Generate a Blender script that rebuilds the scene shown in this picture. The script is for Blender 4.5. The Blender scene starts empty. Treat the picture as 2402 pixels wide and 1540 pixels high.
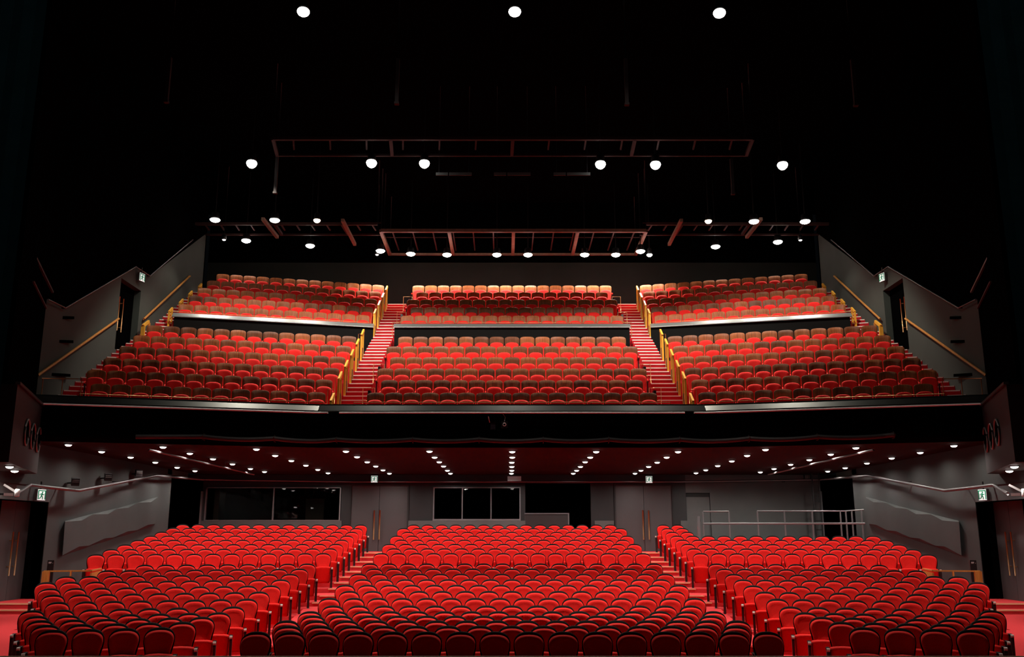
import bpy, math, random
import numpy as np
from mathutils import Vector, Matrix

random.seed(11)
C = bpy.context.scene.collection
PI = math.pi
# ------------------------------------------------------------------ camera model (2402 x 1540 photograph)
F, CX, CY, EYE = 2175.0, 1200.5, 770.0, 2.45
TH = math.atan(484.0 / F)
SN, CS = math.sin(TH), math.cos(TH)
PHI = math.radians(15)
TP = math.tan(PHI)


def ray(px, py):
    x, u = (px - CX) / F, -(py - CY) / F
    return Vector((x, CS - SN * u, SN + CS * u))


def at_d(px, py, d):
    r = ray(px, py)
    return Vector((0, 0, EYE)) + r * (d / r.y)


def at_z(px, py, z):
    r = ray(px, py)
    return Vector((0, 0, EYE)) + r * ((z - EYE) / r.z)


def at_x(px, py, x):
    r = ray(px, py)
    return Vector((0, 0, EYE)) + r * (x / r.x)


def dz(Z, z):
    """camera depth Z and height z -> distance along the house"""
    return (Z - (z - EYE) * SN) / CS


# ------------------------------------------------------------------ materials
def nodes(name):
    m = bpy.data.materials.new(name)
    m.use_nodes = True
    return m, m.node_tree, m.node_tree.nodes['Principled BSDF']


def mat(name, col, rough=0.6, metal=0.0, sheen=0.0, var=0.0, scale=30.0, spec=0.5, emit=None, estr=0.0, bump=0.0):
    m, nt, b = nodes(name)
    b.inputs['Base Color'].default_value = (*col, 1)
    b.inputs['Roughness'].default_value = rough
    b.inputs['Metallic'].default_value = metal
    b.inputs['Specular IOR Level'].default_value = spec
    if sheen:
        b.inputs['Sheen Weight'].default_value = sheen
        b.inputs['Sheen Roughness'].default_value = 0.4
        b.inputs['Sheen Tint'].default_value = (1.0, 0.45, 0.4, 1)
    if emit:
        b.inputs['Emission Color'].default_value = (*emit, 1)
        b.inputs['Emission Strength'].default_value = estr
    if var or bump:
        tc = nt.nodes.new('ShaderNodeTexCoord')
        n = nt.nodes.new('ShaderNodeTexNoise')
        n.inputs['Scale'].default_value = scale
        n.inputs['Detail'].default_value = 4
        nt.links.new(tc.outputs['Object'], n.inputs['Vector'])
        if var:
            r = nt.nodes.new('ShaderNodeValToRGB')
            r.color_ramp.elements[0].position = 0.3
            r.color_ramp.elements[1].position = 0.7
            r.color_ramp.elements[0].color = (*[c * (1 - var) for c in col], 1)
            r.color_ramp.elements[1].color = (*[min(1, c * (1 + var)) for c in col], 1)
            nt.links.new(n.outputs['Fac'], r.inputs['Fac'])
            nt.links.new(r.outputs['Color'], b.inputs['Base Color'])
        if bump:
            bp = nt.nodes.new('ShaderNodeBump')
            bp.inputs['Strength'].default_value = bump
            bp.inputs['Distance'].default_value = 0.01
            nt.links.new(n.outputs['Fac'], bp.inputs['Height'])
            nt.links.new(bp.outputs['Normal'], b.inputs['Normal'])
    return m


def wood(name, c0, c1, rough=0.35, spread=0.5):
    m, nt, b = nodes(name)
    tc = nt.nodes.new('ShaderNodeTexCoord')
    oi = nt.nodes.new('ShaderNodeObjectInfo')
    ad = nt.nodes.new('ShaderNodeVectorMath'); ad.operation = 'ADD'
    sc = nt.nodes.new('ShaderNodeVectorMath'); sc.operation = 'MULTIPLY'
    sc.inputs[1].default_value = (60, 20, 4)
    cb = nt.nodes.new('ShaderNodeCombineXYZ')
    mu = nt.nodes.new('ShaderNodeMath'); mu.operation = 'MULTIPLY'; mu.inputs[1].default_value = 40
    nt.links.new(oi.outputs['Random'], mu.inputs[0])
    nt.links.new(mu.outputs[0], cb.inputs['X'])
    nt.links.new(mu.outputs[0], cb.inputs['Y'])
    nt.links.new(tc.outputs['Object'], sc.inputs[0])
    nt.links.new(sc.outputs[0], ad.inputs[0])
    nt.links.new(cb.outputs[0], ad.inputs[1])
    n = nt.nodes.new('ShaderNodeTexNoise')
    n.inputs['Scale'].default_value = 0.6
    n.inputs['Detail'].default_value = 5
    n.inputs['Distortion'].default_value = 0.6
    nt.links.new(ad.outputs[0], n.inputs['Vector'])
    r = nt.nodes.new('ShaderNodeValToRGB')
    r.color_ramp.elements[0].position = 0.35
    r.color_ramp.elements[1].position = 0.7
    r.color_ramp.elements[0].color = (*c0, 1)
    r.color_ramp.elements[1].color = (*c1, 1)
    nt.links.new(n.outputs['Fac'], r.inputs['Fac'])
    hs = nt.nodes.new('ShaderNodeHueSaturation')
    mr = nt.nodes.new('ShaderNodeMapRange')
    mr.inputs['To Min'].default_value = 1 - spread
    mr.inputs['To Max'].default_value = 1 + spread
    nt.links.new(oi.outputs['Random'], mr.inputs['Value'])
    nt.links.new(mr.outputs[0], hs.inputs['Value'])
    nt.links.new(r.outputs['Color'], hs.inputs['Color'])
    nt.links.new(hs.outputs['Color'], b.inputs['Base Color'])
    b.inputs['Roughness'].default_value = rough
    b.inputs['Specular IOR Level'].default_value = 0.25
    return m


def lampmat(name, col, s):
    m = bpy.data.materials.new(name)
    m.use_nodes = True
    nt = m.node_tree
    nt.nodes.clear()
    o = nt.nodes.new('ShaderNodeOutputMaterial')
    e = nt.nodes.new('ShaderNodeEmission')
    e.inputs['Color'].default_value = (*col, 1)
    e.inputs['Strength'].default_value = s
    nt.links.new(e.outputs[0], o.inputs['Surface'])
    return m


def glassmat(name):
    m = bpy.data.materials.new(name)
    m.use_nodes = True
    nt = m.node_tree
    nt.nodes.clear()
    o = nt.nodes.new('ShaderNodeOutputMaterial')
    mx = nt.nodes.new('ShaderNodeMixShader')
    t = nt.nodes.new('ShaderNodeBsdfTransparent')
    t.inputs['Color'].default_value = (0.75, 0.75, 0.75, 1)
    g = nt.nodes.new('ShaderNodeBsdfGlossy')
    g.inputs['Roughness'].default_value = 0.02
    lw = nt.nodes.new('ShaderNodeFresnel')
    lw.inputs['IOR'].default_value = 1.45
    nt.links.new(lw.outputs['Fac'], mx.inputs['Fac'])
    nt.links.new(t.outputs[0], mx.inputs[1])
    nt.links.new(g.outputs[0], mx.inputs[2])
    nt.links.new(mx.outputs[0], o.inputs['Surface'])
    return m


M = dict(
    velvet=mat('red_velvet', (0.80, 0.011, 0.008), 0.75, sheen=0.22, var=0.08, scale=60, spec=0.2),
    velvet2=mat('red_upholstery', (0.80, 0.012, 0.009), 0.7, sheen=0.2, var=0.08, scale=60, spec=0.2),
    shell=mat('black_shell', (0.003, 0.002, 0.002), 0.6, spec=0.08),
    black=mat('black_metal', (0.008, 0.008, 0.009), 0.45),
    tip=mat('armrest_tip', (0.62, 0.45, 0.40), 0.35),
    oak=wood('seat_back_plywood', (0.14, 0.037, 0.009), (0.25, 0.072, 0.017), 0.5, 0.45),
    carpet=mat('red_carpet', (0.44, 0.018, 0.024), 0.95, var=0.12, scale=90, spec=0.1, bump=0.2),
    carpet2=mat('stalls_carpet', (0.62, 0.042, 0.048), 0.95, var=0.12, scale=90, spec=0.1, bump=0.2),
    nosing=mat('stair_nosing', (0.85, 0.52, 0.30), 0.5),
    nosing2=mat('pale_nosing', (0.92, 0.86, 0.78), 0.5),
    gold=wood('gold_varnished_wood', (0.70, 0.33, 0.035), (0.85, 0.45, 0.06), 0.35, 0.08),
    amber=wood('amber_handrail_wood', (0.50, 0.20, 0.045), (0.66, 0.29, 0.07), 0.35, 0.08),
    brass=mat('brass_tube', (0.75, 0.38, 0.15), 0.35, metal=0.6),
    bronze=mat('bronze_handle', (0.24, 0.10, 0.035), 0.4, metal=0.3),
    grey=mat('charcoal_wall', (0.040, 0.046, 0.046), 0.75, var=0.10, scale=1.2),
    grey2=mat('grey_dado', (0.090, 0.098, 0.098), 0.7, var=0.06, scale=1.5),
    door=mat('door_grey', (0.060, 0.058, 0.061), 0.6, var=0.06, scale=1.0),
    dark=mat('dark_wall', (0.014, 0.017, 0.017), 0.8, var=0.1, scale=1.0),
    pitch=mat('black_wall', (0.0015, 0.0015, 0.0016), 0.95, spec=0.0),
    under=mat('maroon_ceiling', (0.022, 0.0035, 0.003), 0.8, var=0.1, scale=0.8, spec=0.06),
    upwall=mat('green_grey_wall', (0.042, 0.052, 0.044), 0.85, var=0.12, scale=0.9),
    metal=mat('brushed_metal', (0.15, 0.16, 0.15), 0.28, metal=0.9),
    metal2=mat('pale_metal', (0.42, 0.44, 0.43), 0.36, metal=0.8),
    frame=mat('grey_frame', (0.24, 0.24, 0.25), 0.4, metal=0.5),
    steel=mat('pipe_steel', (0.17, 0.16, 0.165), 0.38, metal=0.8),
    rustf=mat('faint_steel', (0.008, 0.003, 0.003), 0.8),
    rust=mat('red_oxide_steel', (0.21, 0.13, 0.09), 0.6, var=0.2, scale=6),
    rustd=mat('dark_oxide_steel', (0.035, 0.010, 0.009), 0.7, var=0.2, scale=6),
    teal=mat('teal_leg_cloth', (0.020, 0.060, 0.065), 0.95, var=0.15, scale=4, spec=0.05),
    boxm=mat('gallery_brown', (0.012, 0.0105, 0.0105), 0.6, var=0.1, scale=2),
    ring=mat('porthole_ring', (0.20, 0.19, 0.18), 0.4, metal=0.4),
    white=mat('white_fixture', (0.75, 0.74, 0.74), 0.5),
    signw=mat('sign_white', (0.9, 0.9, 0.88), 0.5, emit=(1, 0.98, 0.94), estr=0.75),
    signg=mat('sign_green', (0.01, 0.25, 0.12), 0.5, emit=(0.0, 0.16, 0.08), estr=0.5),
    net=mat('cable_cover', (0.028, 0.026, 0.025), 0.5, bump=0.6, scale=70),
    booth=mat('booth_wall', (0.10, 0.075, 0.055), 0.8),
    led=mat('led_panel', (0.06, 0.055, 0.11), 0.5),
    stage=mat('stage_boards', (0.05, 0.035, 0.025), 0.6),
    lens=lampmat('lamp_lens', (1.0, 0.97, 0.90), 14.0),
    lensb=lampmat('bridge_lamp_lens', (1.0, 0.96, 0.86), 34.0),
    lensw=lampmat('warm_lens', (1.0, 0.75, 0.50), 10.0),
    lensd=lampmat('downlight_lens', (1.0, 0.92, 0.86), 9.0),
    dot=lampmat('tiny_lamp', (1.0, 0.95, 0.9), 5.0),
    backw=mat('balcony_back_wall', (0.026, 0.033, 0.029), 0.85, var=0.1, scale=0.8, spec=0.1),
    upper=mat('upper_paint_shade', (0.011, 0.014, 0.013), 0.8),  # darker paint with light falloff mixed into the tone
    rear=mat('rear_wall_grey', (0.014, 0.016, 0.018), 0.6, var=0.08, scale=1.0),
    tier=mat('tier_front_black', (0.0045, 0.005, 0.005), 0.8, spec=0.1),
    counter=mat('counter_laminate', (0.040, 0.036, 0.037), 0.35),
    glass=glassmat('booth_glass'),
)

# ------------------------------------------------------------------ mesh building
class MB:
    def __init__(s):
        s.v, s.f = [], []

    def quad(s, *p):
        b = len(s.v)
        s.v += [Vector(q) for q in p]
        s.f.append(tuple(range(b, b + len(p))))
        return s

    def box(s, x0, x1, y0, y1, z0, z1):
        return s.hexa([(x0, y0, z0), (x1, y0, z0), (x1, y1, z0), (x0, y1, z0)], [(x0, y0, z1), (x1, y0, z1), (x1, y1, z1), (x0, y1, z1)])

    def hexa(s, lo, hi):
        """prism between two loops with the same number of points"""
        n, b = len(lo), len(s.v)
        s.v += [Vector(q) for q in lo] + [Vector(q) for q in hi]
        s.f.append(tuple(b + i for i in reversed(range(n))))
        s.f.append(tuple(b + n + i for i in range(n)))
        for i in range(n):
            j = (i + 1) % n
            s.f.append((b + i, b + j, b + n + j, b + n + i))
        return s

    def bar(s, a, c, w, h=None, up=(0, 0, 1)):
        """rectangular bar from a to c"""
        h = h or w
        a, c = Vector(a), Vector(c)
        d = (c - a).normalized()
        up = Vector(up)
        if abs(d.dot(up)) > 0.97:
            up = Vector((0, 1, 0))
        r = d.cross(up).normalized()
        u = r.cross(d).normalized()
        k = [r * (w / 2) + u * (h / 2), -r * (w / 2) + u * (h / 2), -r * (w / 2) - u * (h / 2), r * (w / 2) - u * (h / 2)]
        return s.hexa([a + q for q in k], [c + q for q in k])

    def tube(s, pts, r, n=8, closed=False, cap=True):
        pts = [Vector(p) for p in pts]
        m = len(pts)
        b0 = len(s.v)
        for i, p in enumerate(pts):
            if closed:
                t = pts[(i + 1) % m] - pts[i - 1]
            else:
                t = pts[min(i + 1, m - 1)] - pts[max(i - 1, 0)]
            t.normalize()
            up = Vector((0, 0, 1)) if abs(t.z) < 0.95 else Vector((0, 1, 0))
            a = t.cross(up).normalized()
            c = a.cross(t).normalized()
            for k in range(n):
                q = 2 * PI * k / n
                s.v.append(p + a * (r * math.cos(q)) + c * (r * math.sin(q)))
        for i in range(m if closed else m - 1):
            for k in range(n):
                l = (k + 1) % n
                j = (i + 1) % m
                s.f.append((b0 + i * n + k, b0 + i * n + l, b0 + j * n + l, b0 + j * n + k))
        if cap and not closed:
            s.f.append(tuple(b0 + k for k in range(n)))
            s.f.append(tuple(b0 + (m - 1) * n + k for k in reversed(range(n))))
        return s

    def lathe(s, prof, n=20, o=(0, 0, 0), axis='Z'):
        """profile of (radius, height) round an axis"""
        o = Vector(o)
        b = len(s.v)
        for r, z in prof:
            for k in range(n):
                a = 2 * PI * k / n
                p = (r * math.cos(a), r * math.sin(a), z)
                if axis == 'Y':
                    p = (p[0], p[2], p[1])
                elif axis == 'X':
                    p = (p[2], p[0], p[1])
                s.v.append(o + Vector(p))
        for i in range(len(prof) - 1):
            for k in range(n):
                l = (k + 1) % n
                s.f.append((b + i * n + k, b + i * n + l, b + (i + 1) * n + l, b + (i + 1) * n + k))
        s.f.append(tuple(b + k for k in reversed(range(n))))
        e = b + (len(prof) - 1) * n
        s.f.append(tuple(e + k for k in range(n)))
        return s

    def pad(s, outline, rings, warp=lambda p: p):
        """cushion: rings of (inset, y) over an (x, z) outline; the last ring closes by shrinking to the middle"""
        n = len(outline)
        c = (sum(p[0] for p in outline) / n, sum(p[1] for p in outline) / n)
        hx = max(abs(p[0]) for p in outline)
        hz = (max(p[1] for p in outline) - min(p[1] for p in outline)) / 2
        c = (0.0, (max(p[1] for p in outline) + min(p[1] for p in outline)) / 2)
        b = len(s.v)
        loops = []
        for ins, y in rings:
            kx, kz = 1 - ins / hx, 1 - ins / hz
            loops.append([(p[0] * kx, y, c[1] + (p[1] - c[1]) * kz) for p in outline])
        for lp, end in ((loops[-1], 1), (loops[0], 0)):
            y = lp[0][1]
            inner = []
            for k in (0.6, 0.25):
                inner.append([(c[0] + (p[0] - c[0]) * k, y, c[1] + (p[2] - c[1]) * k) for p in lp])
            if end:
                loops = loops + inner
            else:
                loops = inner[::-1] + loops
        for lp in loops:
            s.v += [Vector(warp(p)) for p in lp]
        for i in range(len(loops) - 1):
            for k in range(n):
                l = (k + 1) % n
                s.f.append((b + i * n + k, b + i * n + l, b + (i + 1) * n + l, b + (i + 1) * n + k))
        s.f.append(tuple(b + k for k in reversed(range(n))))
        e = b + (len(loops) - 1) * n
        s.f.append(tuple(e + k for k in range(n)))
        return s

    def mesh(s, name, mats, smooth=False):
        me = bpy.data.meshes.new(name)
        me.from_pydata([tuple(v) for v in s.v], [], s.f)
        for m in (mats if isinstance(mats, (list, tuple)) else [mats]):
            me.materials.append(m)
        if smooth:
            me.polygons.foreach_set('use_smooth', [True] * len(me.polygons))
        me.update()
        return me

    def build(s, name, mats, parent=None, smooth=False, label=None, kind=None, world=False):
        """links ONE mesh object; world: the points are world coordinates and the parent stands elsewhere"""
        if parent is None:
            lo = [min(v[i] for v in s.v) for i in range(3)]
            hi = [max(v[i] for v in s.v) for i in range(3)]
            o0 = Vector(((lo[0] + hi[0]) / 2, (lo[1] + hi[1]) / 2, lo[2]))
            s.v = [Vector(v) - o0 for v in s.v]
        elif world:
            inv = (Matrix.Translation(parent.location) @ parent.rotation_euler.to_matrix().to_4x4()).inverted()
            s.v = [inv @ Vector(v) for v in s.v]
        ob = bpy.data.objects.new(name, s.mesh(name, mats, smooth))
        C.objects.link(ob)
        if parent is None:
            ob.location = o0
        else:
            ob.parent = parent
        if label:
            ob['label'] = label
        if kind:
            ob['kind'] = kind
        return ob


def tag(o, label, cat, group=None):
    o['label'] = label
    o['category'] = cat
    if group:
        o['group'] = group
    return o


def thing(name, label, cat, loc=(0, 0, 0), rotz=0.0, group=None):
    o = bpy.data.objects.new(name, None)
    o.empty_display_size = 0.1
    C.objects.link(o)
    o.location = loc
    o.rotation_euler = (0, 0, rotz)
    return tag(o, label, cat, group)


def struct(name, mb, m, parent=None, smooth=False):
    o = mb.build(name, m, parent, smooth, world=parent is not None)
    if parent is None:
        o['kind'] = 'structure'
    return o


def dup(root, loc, rotz, label, group):
    r = root.copy()
    C.objects.link(r)
    r.location = loc
    r.rotation_euler = (0, 0, rotz)
    tag(r, label, root['category'], group)
    for ch in list(root.children):
        c = ch.copy()
        C.objects.link(c)
        c.parent = r
        for g in list(ch.children):
            d = g.copy()
            C.objects.link(d)
            d.parent = c
    return r


ORD = 'zeroth first second third fourth fifth sixth seventh eighth ninth tenth eleventh twelfth thirteenth fourteenth fifteenth sixteenth'.split()

# ------------------------------------------------------------------ seats
def arch(a, zb, z0, z1, n=2.4, foot=None, steps=9, rb=0.03):
    """closed outline: taper from the foot up to z0, then a flat arch to z1"""
    foot = foot or a
    right = [(foot - rb, zb), (foot - rb * 0.3, zb + rb * 0.3), (foot, zb + rb)]
    for t in (0.3, 0.6, 0.85):
        k = t * t * (3 - 2 * t)
        right.append((foot + (a - foot) * k, zb + rb + (z0 - zb - rb) * t))
    for i in range(steps + 1):
        t = PI / 2 * i / steps
        right.append((a * abs(math.cos(t)) ** (2 / n), z0 + (z1 - z0) * abs(math.sin(t)) ** (2 / n)))
    right[-1] = (0.0, z1)
    left = [(-x, z) for x, z in reversed(right[:-1])]
    return right + left


def stalls_parts():
    lean = math.tan(math.radians(11))

    def w(p, k=0.55):
        x, y, z = p
        return (x, y - k * x * x + (z - 1.0) * lean, z)
    back = MB().pad(arch(0.222, 0.57, 0.815, 0.957, 2.5, 0.182), [(0.0, -0.005), (0.0, -0.045), (0.012, -0.068), (0.03, -0.078), (0.07, -0.070)], w).mesh('backrest', M['velvet'], True)
    shell = MB().pad(arch(0.237, 0.50, 0.805, 1.0, 2.45, 0.192), [(0.02, 0.022), (0.004, 0.016), (0.0, 0.004), (0.0, -0.022), (0.006, -0.03)], w).mesh('back_shell', M['shell'], True)

    def ws(p):
        x, y, z = p
        return (x, y - 0.045 + 0.20 * (0.62 - z), z + 0.012 * (1 - (x / 0.21) ** 2))
    cush = MB().pad(arch(0.225, 0.13, 0.55, 0.605, 5.0, 0.216, 6), [(0.02, -0.06), (0.0, -0.09), (0.0, -0.15), (0.015, -0.185), (0.04, -0.197), (0.09, -0.19)], ws).mesh('seat_cushion', M['velvet'], True)

    def panel(x):
        mb = MB()
        prof = [(-0.30, 0.545), (-0.305, 0.50), (-0.285, 0.30), (-0.27, 0.02), (-0.30, 0.0), (0.03, 0.0), (0.0, 0.02), (-0.03, 0.3), (-0.02, 0.545)]
        mb.hexa([(x - 0.025, y, z) for y, z in prof], [(x + 0.025, y, z) for y, z in prof])
        return mb.mesh('side_panel', M['black'])

    def arm(x):
        mb = MB()
        prof = [(-0.285, 0.545), (-0.29, 0.565), (-0.275, 0.582), (-0.10, 0.590), (-0.02, 0.585), (-0.01, 0.545)]
        mb.hexa([(x - 0.029, y, z) for y, z in prof], [(x + 0.029, y, z) for y, z in prof])
        return mb.mesh('armrest', M['shell'])

    def tip(x):
        mb = MB()
        prof = [(-0.318, 0.535), (-0.322, 0.56), (-0.312, 0.584), (-0.278, 0.589), (-0.281, 0.545), (-0.30, 0.535)]
        mb.hexa([(x - 0.026, y, z) for y, z in prof], [(x + 0.026, y, z) for y, z in prof])
        return mb.mesh('armrest_tip', M['tip'])
    return back, shell, cush, {s: (panel(s * 0.26), arm(s * 0.26), tip(s * 0.26)) for s in (-1, 1)}


def balcony_parts():
    lean = math.tan(math.radians(6))

    def w(p):
        x, y, z = p
        return (x, y - 0.75 * x * x + (z - 0.93) * lean, z)
    back = MB().pad(arch(0.246, 0.40, 0.815, 0.93, 2.7, 0.236, 9, 0.06), [(0.004, 0.012), (0.0, 0.008), (0.0, -0.008), (0.004, -0.012)], w).mesh('wooden_back', M['oak'], True)

    def wc(p):
        x, y, z = p
        return (x, y - 0.05 - 0.5 * x * x - 0.10 * (0.70 - z), z)
    cush = MB().pad(arch(0.215, 0.14, 0.59, 0.705, 2.3, 0.19, 8), [(0.012, -0.05), (0.0, -0.06), (0.0, -0.09), (0.01, -0.115), (0.035, -0.128), (0.08, -0.130)], wc).mesh('seat_cushion', M['velvet2'], True)

    def panel(x):
        mb = MB()
        prof = [(-0.24, 0.50), (-0.24, 0.47), (-0.14, 0.42), (-0.15, 0.02), (-0.20, 0.0), (-0.02, 0.0), (-0.06, 0.3), (-0.03, 0.58), (-0.07, 0.58), (-0.10, 0.5)]
        mb.hexa([(x - 0.013, y, z) for y, z in prof], [(x + 0.013, y, z) for y, z in prof])
        return mb.mesh('side_panel', M['black'])

    def arm(x):
        mb = MB()
        prof = [(-0.27, 0.50), (-0.27, 0.525), (-0.24, 0.535), (-0.05, 0.60), (-0.04, 0.58), (-0.10, 0.51)]
        mb.hexa([(x - 0.016, y, z) for y, z in prof], [(x + 0.016, y, z) for y, z in prof])
        return mb.mesh('armrest', M['velvet2'])
    return back, cush, {s: (panel(s * 0.26), arm(s * 0.26)) for s in (-1, 1)}


SP, BP = stalls_parts(), balcony_parts()


def add(name, me, parent, label=None):
    o = bpy.data.objects.new(name, me)
    C.objects.link(o)
    o.parent = parent
    if label:
        o['label'] = label
    return o


def make_stalls(sides):
    t = thing('stalls_seat', 'red velvet theatre seat', 'seat')
    add('backrest', SP[0], t)
    add('back_shell', SP[1], t, 'black rim and shell of the backrest')
    add('seat_cushion', SP[2], t)
    for s in sides:
        p = add('side_panel', SP[3][s][0], t, 'black side panel')
        add('armrest', SP[3][s][1], p)
        add('armrest_tip', SP[3][s][2], p, 'pale rounded tip of the armrest')
    return t


def make_balcony(sides):
    t = thing('balcony_seat', 'wooden backed theatre seat', 'seat')
    add('wooden_back', BP[0], t, 'varnished brown plywood backrest')
    add('seat_cushion', BP[1], t, 'red tipped up seat cushion')
    for s in sides:
        p = add('side_panel', BP[2][s][0], t, 'thin black side panel')
        add('armrest', BP[2][s][1], p)
    return t


class Mass:
    """many far seats gathered into one mesh"""
    def __init__(s):
        s.V, s.F, s.m, s.n = [], [], [], 0
        s.mats = []

    def put(s, me, mw):
        nv = len(me.vertices)
        co = np.empty(nv * 3, dtype=np.float32)
        me.vertices.foreach_get('co', co)
        co = co.reshape(-1, 3)
        a = np.array(mw, dtype=np.float32)
        s.V.append(co @ a[:3, :3].T + a[:3, 3])
        mt = me.materials[0]
        if mt not in s.mats:
            s.mats.append(mt)
        k = s.mats.index(mt)
        for p in me.polygons:
            s.F.append([i + s.n for i in p.vertices])
            s.m.append((k, p.use_smooth))
        s.n += nv

    def build(s, name, label, cat):
        me = bpy.data.meshes.new(name)
        me.from_pydata(np.concatenate(s.V).tolist(), [], s.F)
        for x in s.mats:
            me.materials.append(x)
        me.polygons.foreach_set('material_index', [q[0] for q in s.m])
        me.polygons.foreach_set('use_smooth', [q[1] for q in s.m])
        o = bpy.data.objects.new(name, me)
        C.objects.link(o)
        tag(o, label, cat)
        o['kind'] = 'stuff'
        return o


# rows of the stalls: camera depth of the back tops in the centre, height of the floor
PW = 0.52
ZS = {k: 1131 * (0.01258 + (k - 1) * 0.0008325) for k in range(1, 14)}
ZS.update({k: 1131 * (0.0245 + (k - 14) * 0.000843) for k in range(14, 22)})
HS = [1.445, 1.445, 1.445, 1.443, 1.440, 1.402, 1.312, 1.222, 1.137, 1.052, 0.960, 0.862, 0.760, 0.524, 0.398, 0.274, 0.147, 0.020, -0.110, -0.243, -0.376]
FL = {k: EYE - HS[k - 1] - 1.0 for k in range(1, 22)}
SIDE_A = [376, 427.5, 472.5, 512, 546.4, 578, 606.7, 634, 657.5, 679.3, 701, 719.6, 757, 772.7, 787, 800, 812.8, 824.1, 834.8, 844.9]
SIDE_O = [125, 110.5, 97, 87.5, 77, 136.5, 126, 117.5, 109.5, 156, 252, 339.7, 226, 261.4, 294, 324.7, 354, 379.7, 405.7, 428.6]
SIDE_N = [4, 5, 6, 7, 8, 8, 9, 10, 11, 11, 10, 9] + [13] * 8
ZB = [26.6 + 1.03 * i for i in range(6)] + [34.6 + 1.04 * i for i in range(5)]
HB = [3.98, 4.50, 5.02, 5.55, 6.09, 6.62, 7.98, 8.53, 9.08, 9.63, 10.17]
FB = [EYE + h - 0.93 for h in HB]
BA = [742.5, 759.3, 776, 790.8, 804.8, 818, 850, 859, 868.7, 878, 886]
BO = [236.6, 227, 264.5, 301, 332.7, 363.5, 436, 459.3, 479.6, 501, 522.6]
BN = [12, 13, 13, 13, 13, 13, 13, 13, 13, 13, 13]


def side_row(pa, po, n, Za, ztop):
    """positions (x, d) of a slanted side row, aisle seat first (left side)"""
    xa = (pa - 1200.0) * Za / F
    U = po - 1200.0
    L = (F * xa - U * Za) / (F * math.cos(PHI) - U * math.sin(PHI))
    out = []
    for j in range(n):
        l = L * j / (n - 1)
        Z = Za - l * math.sin(PHI)
        out.append((xa - l * math.cos(PHI), dz(Z, ztop)))
    return out


proto = {}
mass_s, mass_b = Mass(), Mass()


def place(kind, loc, rz, sides, label, group, far):
    if far:
        mw = Matrix.Translation(loc) @ Matrix.Rotation(rz, 4, 'Z')
        if kind == 's':
            for me in SP[:3]:
                mass_s.put(me, mw)
            for s in sides:
                for me in SP[3][s]:
                    mass_s.put(me, mw)
        else:
            for me in BP[:2]:
                mass_b.put(me, mw)
            for s in sides:
                for me in BP[2][s]:
                    mass_b.put(me, mw)
        return
    key = (kind, tuple(sides))
    if key not in proto:
        o = proto[key] = make_stalls(sides) if kind == 's' else make_balcony(sides)
        o.location, o.rotation_euler = loc, (0, 0, rz)
        o['label'], o['group'] = label, group
    else:
        dup(proto[key], loc, rz, label, group)


def ends(i, n):
    return (-1, 1) if i == n - 1 else (-1,)


OUTER = {}
for k in range(1, 22):
    zt = FL[k] + 1.0
    far = k > 10
    n = 16 if (k % 2 or k == 14) and k < 14 or k >= 14 and k % 2 == 0 else 15
    d = dz(ZS[k], zt)
    for i in range(n):
        place('s', ((i - (n - 1) / 2) * PW, d, FL[k]), 0, ends(i, n),
              'red velvet seat, %s from left in the %s row of centre stalls block' % (ORD[i + 1], ORD[min(k, 16)]),
              'red seats in the centre stalls block', far)
    if k == 1:
        continue
    q = k - 2
    dl = 0.25 if k <= 9 else (0.1 if k <= 13 else 0.0)
    pos = side_row(SIDE_A[q], SIDE_O[q], SIDE_N[q], ZS[k] - dl, zt)
    OUTER[k] = pos[-1]
    for sg, word in ((1, 'left'), (-1, 'right')):
        use = pos if sg == 1 or k < 19 else pos[:2]
        for j, (x, dd) in enumerate(use):
            s = (-sg, sg) if j == len(use) - 1 else (sg,)
            place('s', (x * sg, dd, FL[k]), PHI * sg, s,
                  'red velvet seat, %s from the aisle in the %s row of %s stalls block' % (ORD[j + 1], ORD[min(k - 1, 16)], word),
                  'red seats in the %s stalls block' % word, far)
mass_s.build('distant_stalls_seats', 'rows of red velvet seats rising under the balcony to the rear wall', 'seats')

BOUT = {}
for r in range(11):
    zt = EYE + HB[r]
    tier = 'lower' if r < 6 else 'upper'
    rn = r + 1 if r < 6 else r - 5
    far = not (r < 6 or r == 7)
    n = 16 if (r < 6 and r % 2 == 0) or (r >= 6 and r % 2 == 0) else 15
    d = dz(ZB[r], zt)
    for i in range(n):
        place('b', ((i - (n - 1) / 2) * PW, d, FB[r]), 0, ends(i, n),
              'wooden backed seat, %s from left in the %s row of centre %s balcony' % (ORD[i + 1], ORD[rn], tier),
              'wooden seats in the centre %s balcony' % tier, far)
    pos = side_row(BA[r], BO[r], BN[r], ZB[r] - 0.1, zt)
    BOUT[r] = pos[-1]
    for sg, word in ((1, 'left'), (-1, 'right')):
        for j, (x, dd) in enumerate(pos):
            s = (-sg, sg) if j == len(pos) - 1 else (sg,)
            place('b', (x * sg, dd, FB[r]), PHI * sg, s,
                  'wooden backed seat, %s from aisle in the %s row of %s %s balcony' % (ORD[j + 1], ORD[rn], word, tier),
                  'wooden seats in the %s %s balcony' % (word, tier), far)
mass_b.build('distant_balcony_seats', 'remaining wooden backed seats filling the upper balcony tier', 'seats')

# ------------------------------------------------------------------ floors
BEND, XW = 5.3, 12.45


def line(d, x):
    """a row line bends towards the stage beyond the aisles"""
    return d - TP * max(0.0, abs(x) - BEND)


def strip(mb, d0, d1, z, zb, xs):
    for a, b in zip(xs[:-1], xs[1:]):
        lo = [(a, line(d0, a), zb), (b, line(d0, b), zb), (b, line(d1, b), zb), (a, line(d1, a), zb)]
        mb.hexa(lo, [(p[0], p[1], z) for p in lo])


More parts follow.
